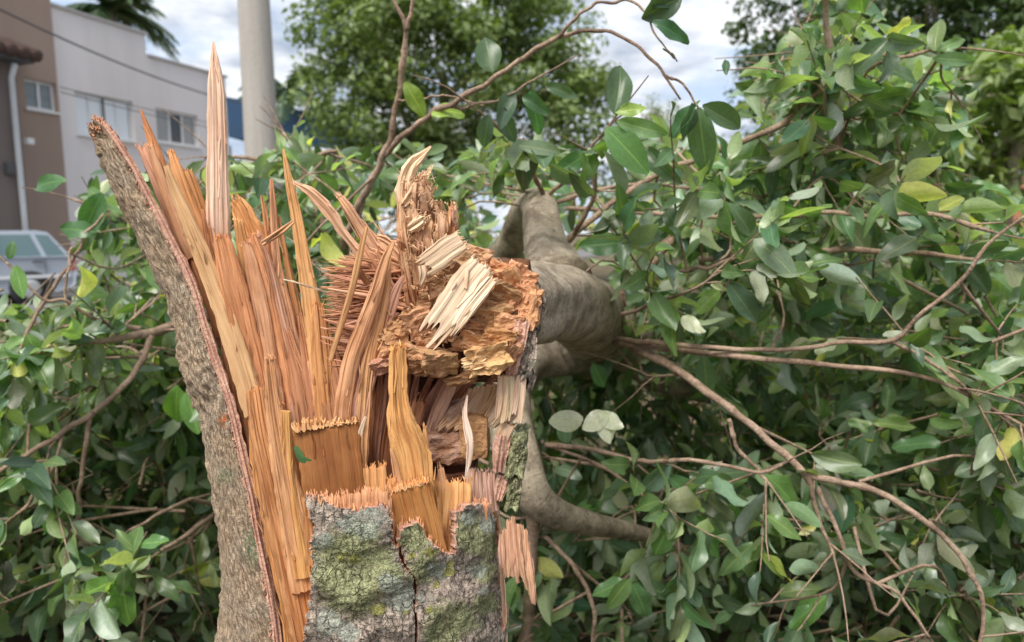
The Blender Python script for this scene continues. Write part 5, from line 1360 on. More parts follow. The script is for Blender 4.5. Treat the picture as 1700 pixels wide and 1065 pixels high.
limb('limb', [(985, 565, 1.85), (935, 588, 1.90), (885, 600, 1.85), (850, 640, 1.70), (848, 700, 1.56), (862, 765, 1.46), (884, 820, 1.42), (925, 852, 1.44), (985, 870, 1.5), (1050, 882, 1.56), (1120, 905, 1.65), (1200, 960, 1.8)], [40, 36, 34, 36, 38, 38, 33, 25, 20, 14, 10, 7], ns=24, n=80, seed=4.1)
limb('limb', [(985, 560, 1.75), (1030, 585, 1.9), (1100, 625, 2.0), (1190, 650, 2.1), (1320, 670, 2.3)], [40, 30, 26, 22, 14], ns=14, seed=5.1)
limb('limb', [(1010, 545, 1.70), (1060, 560, 1.95), (1140, 545, 2.15), (1230, 510, 2.3)], [30, 22, 18, 10], ns=12, seed=6.1)
limb('branch', [(990, 540, 1.62), (1030, 500, 1.60), (1065, 455, 1.6), (1110, 402, 1.62), (1160, 380, 1.65), (1240, 365, 1.7)], [20, 13, 11, 9, 7, 4], M_TWIG, 10, seed=7)
limb('branch', [(885, 830, 1.42), (884, 900, 1.44), (880, 980, 1.46), (870, 1100, 1.5)], [11, 11, 11, 10], M_TWIG, 10, seed=7.5)
BR = [ # explicit branches: pts, half widths, leafy from fraction, leaf density
 ([(1015, 562, 1.52), (1150, 574, 1.29), (1300, 580, 1.23), (1400, 568, 1.20), (1482, 565, 1.17), (1530, 520, 1.15), (1592, 470, 1.13), (1640, 405, 1.11), (1720, 345, 1.09)], [6, 5.5, 5, 5, 5, 4.5, 4.5, 4, 3], .95, .2),
 ([(1482, 565, 1.17), (1550, 605, 1.16), (1610, 650, 1.15), (1640, 700, 1.13)], [5, 4, 3, 2], .5, 1),
 ([(1020, 570, 1.50), (1200, 588, 1.27), (1380, 606, 1.21), (1550, 630, 1.17), (1720, 720, 1.13)], [6, 6, 6, 5, 3], .75, .6),
 ([(1040, 570, 1.52), (1110, 605, 1.36), (1180, 655, 1.25), (1258, 715, 1.21), (1335, 785, 1.17), (1350, 830, 1.16), (1375, 900, 1.15), (1385, 925, 1.13)], [10, 9.5, 9, 8, 8, 5, 4, 3], .95, .3),
 ([(1338, 788, 1.17), (1440, 810, 1.16), (1500, 840, 1.15), (1570, 895, 1.14), (1615, 955, 1.13), (1632, 1010, 1.13), (1628, 1090, 1.13)], [8, 7, 7, 6, 5.5, 5, 4], .9, .3),
 ([(1355, 805, 1.17), (1390, 880, 1.15), (1420, 950, 1.14), (1490, 985, 1.13), (1545, 1060, 1.11)], [5, 5, 5, 4, 3], .8, .5),
 ([(1210, 695, 1.23), (1225, 745, 1.23), (1260, 780, 1.21), (1275, 800, 1.19)], [5, 4.5, 4, 3], .7, .6),
 ([(905, 738, 1.42), (980, 745, 1.40), (1060, 765, 1.35), (1150, 764, 1.19), (1260, 782, 1.16), (1300, 770, 1.13)], [5, 5, 5, 4.5, 4, 3], .9, .3),
 ([(910, 738, 1.42), (1000, 775, 1.40), (1060, 815, 1.35), (1110, 845, 1.26)], [4, 4, 4, 3], .5, 1.0),
 ([(905, 890, 1.44), (960, 950, 1.42), (985, 1010, 1.40), (985, 1080, 1.40)], [5, 5, 5, 4], .9, .3),
 ([(940, 345, 1.62), (1060, 352, 1.57), (1200, 360, 1.41), (1330, 355, 1.38), (1450, 356, 1.33), (1560, 358, 1.29), (1650, 385, 1.25)], [5, 5, 5, 5, 5, 5, 4], .7, .5),
 ([(925, 335, 1.62), (990, 315, 1.60), (1070, 305, 1.58), (1150, 312, 1.55), (1280, 325, 1.52)], [5, 4, 4, 3, 2], .5, .9),
 ([(945, 395, 1.60), (1000, 350, 1.58), (1070, 300, 1.56), (1150, 265, 1.52), (1230, 235, 1.50), (1290, 210, 1.46), (1340, 165, 1.42), (1400, 132, 1.40), (1480, 98, 1.38), (1560, 82, 1.36), (1605, 80, 1.34)], [7, 6, 6, 6, 6, 7, 6, 5, 4, 3, 2], .5, .5),
 ([(1392, 250, 1.50), (1380, 160, 1.48), (1376, 90, 1.46), (1372, 20, 1.45), (1365, -60, 1.45)], [8, 8, 7, 6, 4], .3, 1.2),
 ([(1300, 205, 1.46), (1355, 207, 1.46), (1430, 190, 1.50), (1520, 190, 1.55)], [7, 6, 4, 3], .4, .8),
 ([(1160, 430, 1.53), (1280, 420, 1.48), (1400, 415, 1.43), (1520, 420, 1.38), (1620, 430, 1.33)], [7, 7, 7, 6, 4], .6, .8),
 ([(1130, 450, 1.37), (1190, 440, 1.29), (1240, 415, 1.27), (1260, 395, 1.25)], [5, 4, 4, 3], .8, .6),
 ([(1020, 530, 1.50), (1090, 500, 1.39), (1150, 480, 1.26), (1200, 440, 1.23)], [5, 4, 3, 2], .7, .6),
 # risers on the left of centre
 ([(560, 430, 1.55), (582, 375, 1.5), (605, 320, 1.46), (640, 255, 1.42), (655, 190, 1.4), (668, 110, 1.38), (674, 45, 1.36), (655, 5, 1.35), (640, -40, 1.35)], [8, 8, 8, 7, 6, 6, 5, 4, 3], .99, .1),
 ([(674, 50, 1.36), (684, 10, 1.35), (690, -50, 1.34)], [5, 4, 3], .9, .3),
 ([(637, 258, 1.42), (680, 215, 1.38), (730, 182, 1.34), (790, 148, 1.3), (850, 110, 1.27), (900, 75, 1.25), (940, 56, 1.24), (985, 50, 1.23), (1030, 60, 1.22), (1070, 85, 1.21), (1105, 128, 1.2), (1130, 165, 1.2)], [6, 6, 6, 5.5, 5, 5, 4.5, 4, 3.5, 3.5, 3, 2], .99, .1),
 ([(930, 60, 1.24), (955, 28, 1.22), (990, 8, 1.21), (1040, 0, 1.2), (1070, 18, 1.19), (1090, 60, 1.18), (1124, 102, 1.18)], [4, 3.5, 3, 3, 2.5, 2, 1.5], .99, .1),
 ([(1105, 125, 1.2), (1135, 140, 1.2), (1160, 180, 1.2)], [3, 2.5, 2], .99, .1),
 ([(905, 330, 1.6), (880, 275, 1.5), (850, 235, 1.42), (825, 210, 1.36), (790, 180, 1.32)], [5, 5, 4.5, 4, 2], .6, .8),
 ([(730, 180, 1.34), (780, 175, 1.32), (840, 160, 1.30), (890, 130, 1.3)], [3, 3, 2.5, 2], .2, 1.0),
 ([(660, 165, 1.39), (700, 162, 1.38), (740, 158, 1.37)], [3, 2.5, 2], .6, .8),
 ([(910, 325, 1.6), (950, 285, 1.5), (985, 240, 1.42), (1010, 210, 1.35)], [5, 4, 4, 3], .9, .3),
 ([(945, 400, 1.6), (985, 330, 1.5), (985, 280, 1.46), (997, 245, 1.42)], [6, 5, 5, 4], .9, .3),
 # left-hand branches
 ([(440, 500, 2.0), (360, 520, 1.75), (300, 540, 1.60), (245, 552, 1.52), (190, 562, 1.48), (120, 575, 1.42), (40, 600, 1.38), (-60, 640, 1.35)], [12, 11, 11, 10, 7, 5, 4, 3], .6, .8),
 ([(252, 556, 1.52), (235, 600, 1.5), (200, 645, 1.47), (140, 695, 1.43), (70, 738, 1.4), (0, 782, 1.37), (-80, 830, 1.35)], [8, 7, 6.5, 6.5, 6, 5.5, 4], .9, .4),
 ([(150, 688, 1.44), (142, 740, 1.43), (134, 800, 1.42), (131, 870, 1.41), (146, 920, 1.4), (166, 955, 1.4)], [6, 5, 4.5, 4.5, 4, 3], .85, .8),
 ([(104, 718, 1.42), (90, 770, 1.4), (50, 830, 1.38), (0, 880, 1.36), (-40, 910, 1.35)], [4, 4, 4, 3.5, 3], .6, .6),
 ([(235, 545, 1.52), (180, 536, 1.48), (150, 525, 1.45), (110, 500, 1.42), (70, 495, 1.4), (10, 435, 1.38)], [6, 5, 4, 4, 3, 2.5], .6, .5),
 ([(172, 355, 1.5), (140, 395, 1.5), (115, 440, 1.48), (80, 490, 1.46), (50, 540, 1.44), (30, 590, 1.42)], [3, 3.5, 3.5, 4, 4, 3], .7, .6),
 ([(120, 410, 1.48), (112, 450, 1.46), (110, 500, 1.45), (130, 545, 1.46)], [2.5, 3, 3, 3], .9, .3),
 ([(365, 840, 1.7), (320, 830, 1.6), (270, 850, 1.5), (215, 880, 1.42)], [6, 5, 4, 3], .7, .6),
 ([(360, 850, 1.7), (300, 895, 1.5), (240, 930, 1.35), (200, 962, 1.26)], [6, 5, 4, 3], .85, .6),
 ([(560, 250, 1.8), (480, 268, 1.8), (420, 262, 1.8), (340, 260, 1.85)], [4, 4, 4, 3], .3, 1.2),
 ([(450, 480, 2.0), (400, 380, 2.0), (330, 300, 2.0), (280, 270, 2.0)], [8, 7, 5, 3], .4, 1.2),
 ([(420, 500, 2.0), (300, 430, 1.95), (200, 360, 1.9), (120, 330, 1.85)], [8, 7, 5, 3], .4, 1.2),
 ([(560, 440, 1.9), (520, 330, 1.95), (490, 250, 2.0), (470, 220, 2.0)], [7, 6, 4, 3], .3, 1.2),
]
LEAFY = []
for k, (pts, hw_, lf, den) in enumerate(BR):
    S = limb('branch', pts, [h_ * .78 for h_ in hw_], M_TWIG, 8, .12, max(12, len(pts) * 6), seed=20 + k)
    LEAFY.append((S, lf, den))

for o_ in (stump, fallen):
    V, F, FB, TN = WH[o_.name]; q = np_mesh('torn_slivers', V, F, M_WOOD, o_, fib=FB, tint=TN, smooth=False); q['kind'] = 'stuff'
# ------------------------------------------------------------------ twigs and leaves of the fallen crown
rc = np.random.default_rng(42); rl = random.Random(42)
SKY = [(-500, 470), (-200, 480), (0, 490), (60, 468), (105, 420), (128, 370), (150, 300), (190, 285), (260, 300), (340, 285), (400, 250), (450, 235), (520, 205), (560, 225), (620, 250), (700, 245), (780, 240), (860, 235), (940, 245), (1010, 235), (1090, 210),
       (1130, 190), (1190, 160), (1250, 135), (1290, 100), (1320, 45), (1350, -20), (1430, -60), (1470, 20), (1540, 70), (1590, 110), (1615, 190), (1630, 300), (1700, 335), (2000, 340), (2300, 400)]
sx = np.array([a for a, _ in SKY], float); sy = np.array([b for _, b in SKY], float)
def skyline(px): return np.interp(px, sx, sy)
# zones the near foliage leaves open: trunk and limbs, the dark caverns, the view to the car
OPEN = [([(835, 300), (960, 300), (1000, 430), (1045, 520), (1030, 600), (880, 620), (820, 560), (815, 400)], 1.9),
        ([(820, 640), (930, 640), (925, 800), (1090, 870), (1080, 920), (900, 890), (830, 840)], 1.52),
        ([(80, 640), (300, 600), (340, 700), (360, 860), (250, 900), (120, 820)], 1.9),
        ([(880, 620), (1010, 620), (1180, 660), (1340, 790), (1180, 760), (960, 730), (900, 730)], 1.85),
        ([(960, 640), (1150, 640), (1260, 740), (1000, 740)], 2.0),
        ([(220, 980), (370, 980), (370, 1065), (200, 1065)], 1.7),
        ([(-60, 360), (118, 360), (128, 400), (128, 498), (-60, 505)], 9)]
STUMP_POLY = [(137, 190), (240, 170), (340, 230), (355, 60), (380, 300), (460, 290), (475, 240), (530, 420), (560, 430), (660, 300), (720, 235), (770, 380), (900, 480), (890, 640), (860, 830), (895, 1000), (840, 1065), (365, 1065), (340, 780), (290, 530)]

TWV, TWF, TWB = [], [], []
LV = []          # leaves: base, axis, normal, length, tint class
def add_leaf(base, ax, nrm, L, tint, wr=1.0, fixed=False): LV.append((np.array(base, float), np.array(ax, float), np.array(nrm, float), L, tint, wr, fixed))
def leaf_tint():
    q = rl.random()
    if q < .03: return np.array([2.9, 2.2, .9]) * rl.uniform(.8, 1.1)       # yellow-green young leaf
    if q < .24: return np.array([1.6, 1.65, 1.15]) * rl.uniform(.8, 1.1)
    return np.array([1.0, 1.0, 1.0]) * rl.uniform(.7, 1.6) * np.array([rl.uniform(.85, 1.2), 1, rl.uniform(.8, 1.25)])
def unit(v): return v / (vlen(v) + 1e-9)
UP = np.array([0, 0, 1.0])
def twig(p0, d, L, n_leaf, r0=.0022, size=1.0):
    d = unit(np.array(d)); sag = rl.uniform(.05, .45)
    k = 4; pts = [np.array(p0)]
    kink = unit(np.array([rl.gauss(0, 1), rl.gauss(0, 1), rl.gauss(0, 1)]))
    for i in range(k):
        d = unit(d + kink * rl.uniform(-.22, .22) - UP * sag * .16)
        pts.append(pts[-1] + d * L / k)
    tube_into(TWV, TWF, TWB, pts, np.linspace(r0, r0 * .5, k + 1), 4, 0, rl.uniform(0, 99), False)
    S = spline([tuple(p) for p in pts], 12)
    phase = rl.uniform(0, 6.28)
    for i in range(n_leaf):
        t = .25 + .75 * (i + rl.uniform(-.2, .2)) / max(n_leaf - 1, 1); t = min(max(t, .1), 1)
        j = min(int(t * 11), 10); p = S[j]; T = unit(S[j + 1] - S[j])
        a = phase + i * 2.4
        s1 = unit(cr(T, (.3, .5, .81))); s2 = cr(T, s1)
        out = s1 * math.cos(a) + s2 * math.sin(a)
        ax = unit(T * rl.uniform(.35, .9) + out * rl.uniform(.5, 1.0) - UP * rl.uniform(-.1, .75))
        nr_ = unit(UP * rl.uniform(.0, 1.2) + np.array([rl.gauss(0, .6), rl.gauss(-.25, .6), rl.gauss(0, .5)]))
        if rl.random() < .30: nr_ = -nr_
        nr_ = unit(nr_ - ax * (nr_ @ ax))
        if i == n_leaf - 1: ax = unit(T + .3 * out - UP * .2)
        add_leaf(p, ax, unit(nr_ - ax * (nr_ @ ax)), rl.uniform(.045, .090) * size, leaf_tint(), rl.uniform(.85, 1.15))
def okpt(p, D, margin=0):
    px, py = P(p)
    if py < skyline(px) + margin: return False
    for poly, dmax in OPEN:
        if D < dmax and inside(poly, px, py): return False
    return True
def leafy(S, frm, dens, size=1.0):
    L = np.linalg.norm(np.diff(S[:, :3], axis=0), axis=1); cum = np.concatenate([[0], np.cumsum(L)]); tot = cum[-1]
    n = int(tot * (1 - frm) / .055 * dens) + 2
    for i in range(n):
        t = frm + (1 - frm) * rl.random() ** .8
        j = min(int(np.searchsorted(cum, t * tot)), len(S) - 2); p = S[j, :3]; T = unit(S[j + 1, :3] - S[j, :3])
        if not okpt(p, p[1], -30): continue
        d = T * .7 + np.array([rl.gauss(0, .6), rl.gauss(0, .6), rl.gauss(.05, .6)])
        twig(p, d, rl.uniform(.06, .17), rl.randint(4, 7), .002, size)
    twig(S[-1, :3], S[-1, :3] - S[-2, :3], rl.uniform(.08, .16), 6, .002, size)
for S, lf, den in LEAFY:
    if lf < .97: leafy(S, lf, den)
# secondary branches filling the crown's volume
BV, BF, BB = [], [], []
targets = []
for gx in range(-450, 2200, 96):
    for gy in range(-40, 1500, 88):
        for layer in range(4):
            px = gx + rl.uniform(-50, 50); py = gy + rl.uniform(-46, 46)
            lo_, hi_ = ((1.28, 1.55), (1.55, 1.95), (1.95, 2.6), (2.6, 3.6))[layer]
            D = rl.uniform(lo_, hi_)
            if layer == 0 and (rl.random() < .55 or (240 < px < 860)): continue
            if px < 900 and layer == 0 and py < 560 : continue
            p = np.array(W(px, py, D))
            if p[2] < .12 or py < skyline(px) + 30: continue
            if not okpt(p, D, 25): continue
            targets.append((p, layer, px, py))
for k in range(170):                       # the crown's shaded side, low on the left
    px = rl.uniform(-200, 460); py = rl.uniform(560, 1080); D = rl.uniform(1.95, 2.9); p = np.array(W(px, py, D))
    if p[2] > .06: targets.append((p, 2, px, py))
for k in range(150):
    px = rl.uniform(900, 1900); py = rl.uniform(560, 1080); D = rl.uniform(2.0, 2.9); p = np.array(W(px, py, D))
    if p[2] > .06: targets.append((p, 2, px, py))
print('branch targets', len(targets))
sk = np.array([q for q, _ in SKEL])
use = np.zeros(len(sk))
for (p, layer, px, py) in targets:
    dist = np.linalg.norm(sk - p, axis=1)
    dd = dist * rc.uniform(.75, 1.35, len(sk)) + (dist < .18) * 5 + use * .07
    ia = int(np.argmin(dd)); a = sk[ia]; use[max(0, ia - 2):ia + 3] += 1
    ln = np.linalg.norm(p - a)
    lm = .34 if (p[1] < 1.6 or a[1] < 1.4) else .5
    if ln > lm: a = p + (a - p) * lm / ln; ln = lm
    mid = (a + p) / 2 + np.array([rl.gauss(0, .16), rl.gauss(0, .16), rl.gauss(.03, .16)]) * ln
    S = spline([tuple(a), tuple(mid), tuple(p)], 9)
    if not okpt(mid, mid[1], 10): continue
    r0 = .0024 + .0045 * ln * rl.random()
    tube_into(BV, BF, BB, S, np.linspace(r0, .0016, 9), 5, 0, rl.uniform(0, 99), False)
    leafy(S, .22, .60 + (.15 if layer >= 2 else 0), 1.0)
o = np_mesh('twigs', TWV, TWF, M_TWIG, fallen, fib=TWB, tint=np.ones((len(TWV), 3))); o['kind'] = 'stuff'
o = np_mesh('thin_branches', BV, BF, M_TWIG, fallen, fib=BB, tint=np.ones((len(BV), 3))); o['kind'] = 'stuff'

# cull leaves that stray over the skyline, into the open zones or onto the soil
keep = []
for lf in LV:
    c = lf[0] + lf[1] * lf[3] * .5
    if c[2] < .03: continue
    if c[1] < 1.12: continue
    if okpt(c, c[1], rl.uniform(-14, 14)) : keep.append(lf)
LV = keep
# leaves that can be picked out singly in the photograph: base px, tip px, depth, width ratio, tint, facing
HERO = [(1020, 190, 1040, 104, 1.2, 1.1, (.8, .9, .9)), (1006, 212, 1078, 280, 1.2, 1.2, (1.3, 1.35, 1.0)), (1025, 200, 1106, 226, 1.2, .9, (1.9, 1.8, 1.6)), (1022, 186, 1072, 176, 1.2, 1.0, (2.8, 2.3, 1.0)),
 (862, 240, 930, 252, 1.3, .9, (1.7, 1.6, 1.9)), (818, 118, 803, 64, 1.3, 1.5, (.8, 1.0, .9)), (672, 136, 706, 192, 1.36, 1.1, (2.4, 2.0, 1.0)), (716, 190, 768, 168, 1.33, 1.1, (3.0, 2.6, .9)), (852, 150, 826, 208, 1.3, 1.1, (.9, 1.0, 1.2)),
 (868, 160, 905, 185, 1.3, 1.1, (.9, 1.1, 1.0)), (812, 190, 800, 245, 1.32, 1.1, (.9, 1.0, 1.2)), (880, 150, 900, 225, 1.3, 1.0, (1.0, 1.1, 1.3)), (830, 175, 850, 238, 1.3, 1.0, (.8, 1.0, 1.1)), (905, 140, 960, 165, 1.3, 1.0, (.9, 1.0, 1.0)),
 (1130, -4, 1066, 22, 1.17, 1.5, (.45, .6, .7)), (1080, 6, 1130, -12, 1.17, 1.4, (.5, .6, .7)), (1084, 34, 1146, 66, 1.17, .8, (.7, .8, .9)), (1100, 80, 1126, 102, 1.18, .35, (.8, .8, .8)),
 (1236, 428, 1244, 360, 1.4, 1.35, (1.5, 1.7, .9)), (1195, 482, 1155, 514, 1.4, 1.1, (2.4, 2.3, 1.0)), (1038, 402, 962, 408, 1.5, 1.2, (1.0, 1.3, 1.0)), (1250, 902, 1193, 952, 1.28, 1.0, (1.7, 1.7, 1.4)), (1272, 790, 1332, 836, 1.28, 1.0, (1.9, 2.0, 1.2)),
 (1256, 904, 1302, 962, 1.28, .45, (2.8, 2.4, 1.1)), (1372, 990, 1306, 1038, 1.28, 1.0, (1.9, 2.0, 1.3)), (1438, 868, 1428, 926, 1.3, 1.2, (1.8, 1.9, 1.2)), (1448, 700, 1522, 712, 1.3, .8, (2.8, 2.4, 1.5)), (1168, 588, 1176, 656, 1.4, .9, (1.5, 1.6, 1.4)),
 (1622, 720, 1652, 806, 1.25, 1.2, (1.6, 1.7, 1.2)), (1640, 730, 1690, 790, 1.25, 1.1, (1.4, 1.5, 1.1)), (204, 962, 208, 1038, 1.22, 1.2, (2.2, 2.3, 1.1)), (192, 960, 122, 1000, 1.22, 1.0, (2.0, 2.3, 1.1)), (1160, 178, 1172, 292, 1.22, 1.0, (1.2, 1.3, 1.3)),
 (1150, 170, 1140, 236, 1.2, 1.1, (.9, 1.0, 1.1)), (1166, 175, 1230, 210, 1.22, 1.0, (.9, 1.0, 1.0)), (1552, 84, 1556, 22, 1.34, .95, (1.7, 1.6, 1.2)), (1556, 84, 1608, 58, 1.34, .9, (1.9, 1.8, 1.5)), (1550, 96, 1620, 100, 1.34, .8, (1.8, 1.8, 1.8)),
 (1206, 124, 1205, 94, 1.3, .9, (.8, .9, .9)), (985, 602, 1002, 645, 1.46, 1.3, (1.2, 1.5, 1.1)), (295, 640, 285, 705, 1.5, 1.2, (1.7, 2.0, 1.0)), (310, 650, 330, 720, 1.5, 1.1, (1.5, 1.8, 1.0)), (940, 735, 935, 690, 1.35, 1.2, (1.3, 1.4, 1.4)),
 (1110, 790, 1165, 840, 1.32, 1.0, (1.3, 1.4, 1.1)), (1160, 800, 1222, 805, 1.3, 1.1, (1.5, 1.6, 1.3)), (1225, 830, 1205, 870, 1.32, 1.1, (1.2, 1.4, 1.0)), (1155, 855, 1195, 930, 1.3, 1.0, (1.2, 1.5, 1.0)), (1120, 850, 1090, 920, 1.32, 1.1, (1.4, 1.7, 1.0)),
 (1040, 965, 980, 985, 1.3, 1.1, (1.6, 1.7, 1.3)), (1045, 960, 1005, 1010, 1.28, 1.1, (1.8, 1.9, 1.2)), (1050, 968, 1080, 1030, 1.3, 1.0, (1.6, 1.7, 1.4)), (1055, 965, 1120, 995, 1.32, 1.0, (1.5, 1.6, 1.5)), (110, 300, 40, 300, 1.5, 1.1, (.9, 1.1, .9)), (160, 385, 95, 375, 1.5, 1.1, (1.0, 1.2, 1.0)), (170, 320, 130, 390, 1.55, 1.1, (.9, 1.1, .9)),
 (25, 440, 40, 495, 1.36, 1.0, (1.4, 1.7, 1.0)), (15, 430, 22, 400, 1.37, 1.1, (1.0, 1.2, .9)), (40, 560, -10, 590, 1.4, 1.2, (2.0, 2.1, 1.4)), (45, 555, 70, 600, 1.38, 1.2, (1.9, 2.0, 1.2)), (1640, 720, 1600, 650, 1.3, 1.1, (1.1, 1.4, .9))]
for (x0, y0, x1, y1, D, wr, tn_) in HERO:
    a = np.array(W(x0, y0, D)); b_ = np.array(W(x1, y1, D + rl.uniform(-.02, .02))); L = np.linalg.norm(b_ - a); ax = (b_ - a) / L
    v = unit(np.array(CAMP) - a); nr_ = unit(v + np.array([rl.gauss(0, .25), 0, rl.gauss(.25, .25)])); nr_ = unit(nr_ - ax * (nr_ @ ax))
    add_leaf(a, ax, nr_, L, np.array(tn_), wr, True)
# withered pale leaves showing their undersides
for (x0, y0, x1, y1, D, wr) in [(1005, 682, 1016, 732, 1.22, 1.7), (1010, 688, 965, 706, 1.22, 1.5), (995, 684, 1030, 712, 1.22, 1.5), (1132, 526, 1170, 548, 1.26, 1.4), (1142, 522, 1156, 552, 1.26, 1.3), (968, 694, 912, 704, 1.25, 1.5)]:
    a = np.array(W(x0, y0, D)); b_ = np.array(W(x1, y1, D)); L = np.linalg.norm(b_ - a); ax = (b_ - a) / L
    v = unit(a - np.array(CAMP)); nr_ = unit(v + np.array([rl.gauss(0, .4), 0, -.3])); nr_ = unit(nr_ - ax * (nr_ @ ax))
    add_leaf(a, ax, nr_, L, np.array([2.7, 2.2, 2.5]), wr, True)
print('leaves', len(LV))

def leaf_variant(seed, nl, nw):
    rg = random.Random(seed); V = []; FB = []; F = []
    flat_ = .25 if nl < 6 else 1.0
    fold = rg.uniform(.05, .75); droop = rg.uniform(-.1, .55); wav = rg.uniform(.01, .085); tw = rg.uniform(-.6, .6); ph = rg.uniform(0, 6); fr = rg.uniform(.8, 2.0)
    asp = rg.uniform(.19, .245); side = rg.uniform(-.10, .10)
    for i in range(nl + 1):
        t = i / nl
        w = asp * (math.sin(math.pi * min(1, t * .975 + .012) ** .95)) ** .66
        w = max(w, .006)
        for j in range(-nw, nw + 1):
            u = j / nw
            x = u * w; z = fold * abs(u) ** 1.4 * w - droop * t * t + wav * math.sin(fr * 6.28 * t + ph + (1.7 if u > 0 else 0)) * abs(u) ** 2 * flat_
            a = tw * t; x, z2 = x * math.cos(a) , z + x * math.sin(a)
            V.append((x + side * t * t, t, z2)); FB.append((u, t, seed))
    m = 2 * nw + 1
    for i in range(nl):
        for j in range(2 * nw): F.append((i * m + j, i * m + j + 1, (i + 1) * m + j + 1, (i + 1) * m + j))
    return np.array(V), np.array(F), np.array(FB)
NV = 18
VH = [leaf_variant(100 + k, 9, 2) for k in range(NV)]
VL = [leaf_variant(200 + k, 4, 1) for k in range(NV)]
B = np.array([l[0] for l in LV]); A = np.array([l[1] for l in LV]); Nn = np.array([l[2] for l in LV]); Ls = np.array([l[3] for l in LV]); TN_ = np.array([l[4] for l in LV]); WR = np.array([l[5] for l in LV]); FX = np.array([l[6] for l in LV])
Sd = np.cross(A, Nn)
var = rc.integers(0, NV, len(LV))
# which 300 show largest: rough z-buffer in photo pixels
cell = 7; GW, GH = 1700 // cell + 1, 1065 // cell + 1
occ = np.zeros((GH, GW), bool)
for gy in range(GH):
    for gx in range(GW):
        if inside(STUMP_POLY, gx * cell, gy * cell): occ[gy, gx] = True
mid = B + A * (Ls * .5)[:, None]; _, _, dep = Pn(mid)
order = np.argsort(dep); score = np.zeros(len(LV))
for i in order:
    if dep[i] > 2.4: break
    tt = np.array([.15, .4, .6, .85]); pts = np.concatenate([B[i] + A[i] * Ls[i] * tt[:, None] + Sd[i] * Ls[i] * .14 * s for s in (-1, 0, 1)])
    x, y, d_ = Pn(pts)
    gx = (x / cell).astype(int); gy = (y / cell).astype(int); ok = (gx >= 0) & (gx < GW) & (gy >= 0) & (gy < GH)
    if not ok.any(): continue
    vis = ok.copy(); vis[ok] = ~occ[gy[ok], gx[ok]]
    q = pts[[3 + 4, 4, 0, 8]]; X, Y_, _ = Pn(np.array([B[i], B[i] + A[i] * Ls[i], mid[i] - Sd[i] * Ls[i] * .2, mid[i] + Sd[i] * Ls[i] * .2]))
    area = abs((X[1] - X[0]) * (Y_[3] - Y_[2]) - (Y_[1] - Y_[0]) * (X[3] - X[2]))
    score[i] = area * vis.mean()
    occ[gy[ok], gx[ok]] = True
single = set(np.argsort(-score)[:298].tolist())
def build_leaves(name, idx, variants):
    Vs, Fs, Bs, Ts = [], [], [], []; n0 = 0
    for v in range(NV):
        ii = idx[var[idx] == v]
        if not len(ii): continue
        lv, lfc, lfb = variants[v]
        loc = lv[None] * np.stack([WR[ii], np.ones(len(ii)), np.ones(len(ii))], 1)[:, None, :] * Ls[ii][:, None, None]
        P_ = B[ii][:, None] + loc[..., 0:1] * Sd[ii][:, None] + loc[..., 1:2] * A[ii][:, None] + loc[..., 2:3] * Nn[ii][:, None]
        k = len(lv); Vs.append(P_.reshape(-1, 3)); Fs.append((lfc[None] + (np.arange(len(ii)) * k)[:, None, None] + n0).reshape(-1, 4)); n0 += len(ii) * k
        fbx = np.tile(lfb, (len(ii), 1)); fbx[:, 2] = np.repeat(rc.uniform(0, 50, len(ii)), k); Bs.append(fbx); Ts.append(np.repeat(TN_[ii], k, axis=0))
    o = np_mesh(name, np.concatenate(Vs), np.concatenate(Fs), M_LEAF, fallen, fib=np.concatenate(Bs), tint=np.concatenate(Ts)); o['kind'] = 'stuff'
rest = np.array([i for i in range(len(LV)) if i not in single])
nearm = dep[rest] < 1.75
build_leaves('leaves', rest[nearm], VH); build_leaves('leaves', rest[~nearm], VL)
# singles share mesh data by variant and tint class
cache = {}
fl = Vector(fallen.location)
for i in sorted(single, key=lambda i: dep[i]):
    tq = tuple(np.round(TN_[i] / .3) * .3 + .05); key = (int(var[i]), tq)
    if key not in cache:
        lv, lfc, lfb = VH[key[0]]
        o = np_mesh('leaf', lv, lfc, M_LEAF, None, fib=lfb, tint=np.tile(np.array(tq), (len(lv), 1))); cache[key] = o.data
    else:
        o = bpy.data.objects.new('leaf', cache[key]); C.objects.link(o)
    o.parent = fallen
    m = Matrix(((Sd[i][0] * WR[i] * Ls[i], A[i][0] * Ls[i], Nn[i][0] * Ls[i], B[i][0] - fl.x), (Sd[i][1] * WR[i] * Ls[i], A[i][1] * Ls[i], Nn[i][1] * Ls[i], B[i][1] - fl.y), (Sd[i][2] * WR[i] * Ls[i], A[i][2] * Ls[i], Nn[i][2] * Ls[i], B[i][2] - fl.z), (0, 0, 0, 1)))
    o.matrix_basis = m

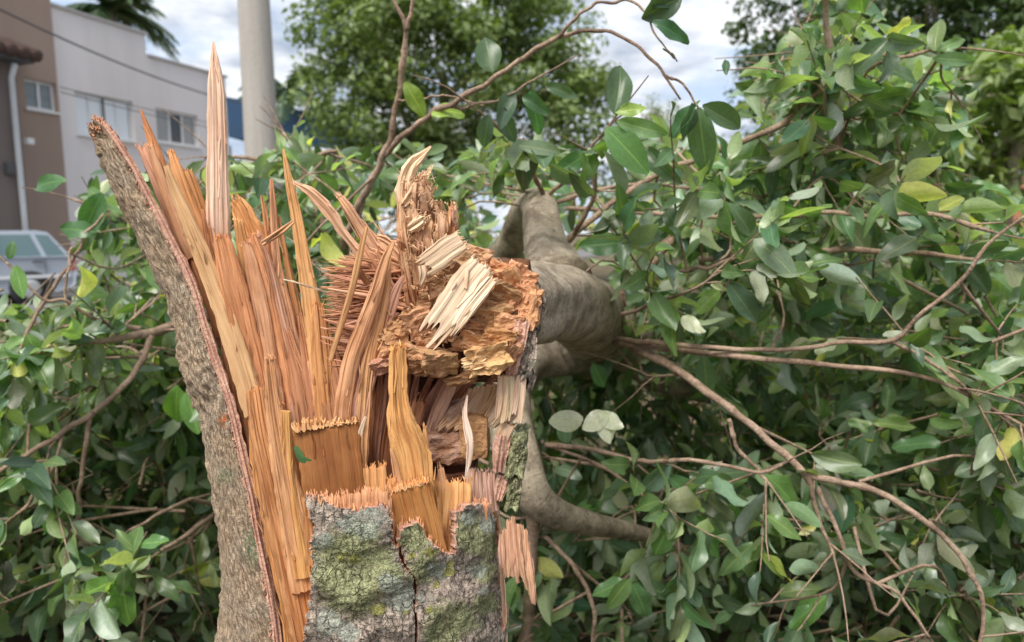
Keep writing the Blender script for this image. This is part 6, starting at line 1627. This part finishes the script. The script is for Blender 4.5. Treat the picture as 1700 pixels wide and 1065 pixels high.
# ------------------------------------------------------------------ grass and leaf litter on the soil
V, F, FB, TN = [], [], [], []
for k in range(9000):
    x = rc.uniform(-4.5, 4.5); y = rc.uniform(1.3, 8)
    if nz(x * 1.1, y * 1.1, 2) < -.05: continue
    h = rc.uniform(.03, .10); a = rc.uniform(0, 6.28); w = rc.uniform(.002, .005); ld = rc.uniform(.1, .7) * h
    n0 = len(V); dx, dy = math.cos(a), math.sin(a)
    for (t, ww) in ((0, 1), (.6, .8), (1, .1)):
        bx, by, bz = x + dx * ld * t * t, y + dy * ld * t * t, h * t
        V.append((bx - dy * w * ww, by + dx * w * ww, bz)); V.append((bx + dy * w * ww, by - dx * w * ww, bz)); FB += [(0, t, 1)] * 2; TN += [(1.2, 1.1, .8)] * 2
    F += [(n0, n0 + 1, n0 + 3, n0 + 2), (n0 + 2, n0 + 3, n0 + 5, n0 + 4)]
g_ = np_mesh('grass', V, F, M_FARLEAF, None, fib=FB, tint=TN); g_['kind'] = 'stuff'; g_['label'] = 'thin green grass growing out of the bare soil'; g_['category'] = 'grass'
V, F, FB, TN = [], [], [], []
for k in range(1500):
    x = rc.uniform(-3, 3); y = rc.uniform(.5, 5.5); a = rc.uniform(0, 6.28); L = rc.uniform(.04, .09); lv, lfc, lfb = VL[k % NV]
    c_, s_ = math.cos(a), math.sin(a); tl = rc.uniform(-.3, .3)
    q = lv * L; X = q[:, 0] * c_ - q[:, 1] * s_ + x; Y_ = q[:, 0] * s_ + q[:, 1] * c_ + y; Z = q[:, 2] * .6 + q[:, 0] * tl + .022
    n0 = len(V); V += list(zip(X, Y_, Z)); F += [tuple(f + n0) for f in lfc]; FB += [tuple(f) for f in lfb]
    tn_ = (4.2, 1.5, 1.4) if rc.random() < .7 else (5.0, 2.4, 2.0); kf = rc.uniform(.4, 1.0); TN += [tuple(v * kf for v in tn_)] * len(lv)
g_ = np_mesh('leaf_litter', V, F, M_LEAF, None, fib=FB, tint=TN); g_['kind'] = 'stuff'; g_['label'] = 'dry brown leaf litter lying on the soil'; g_['category'] = 'leaf litter'
print('done')
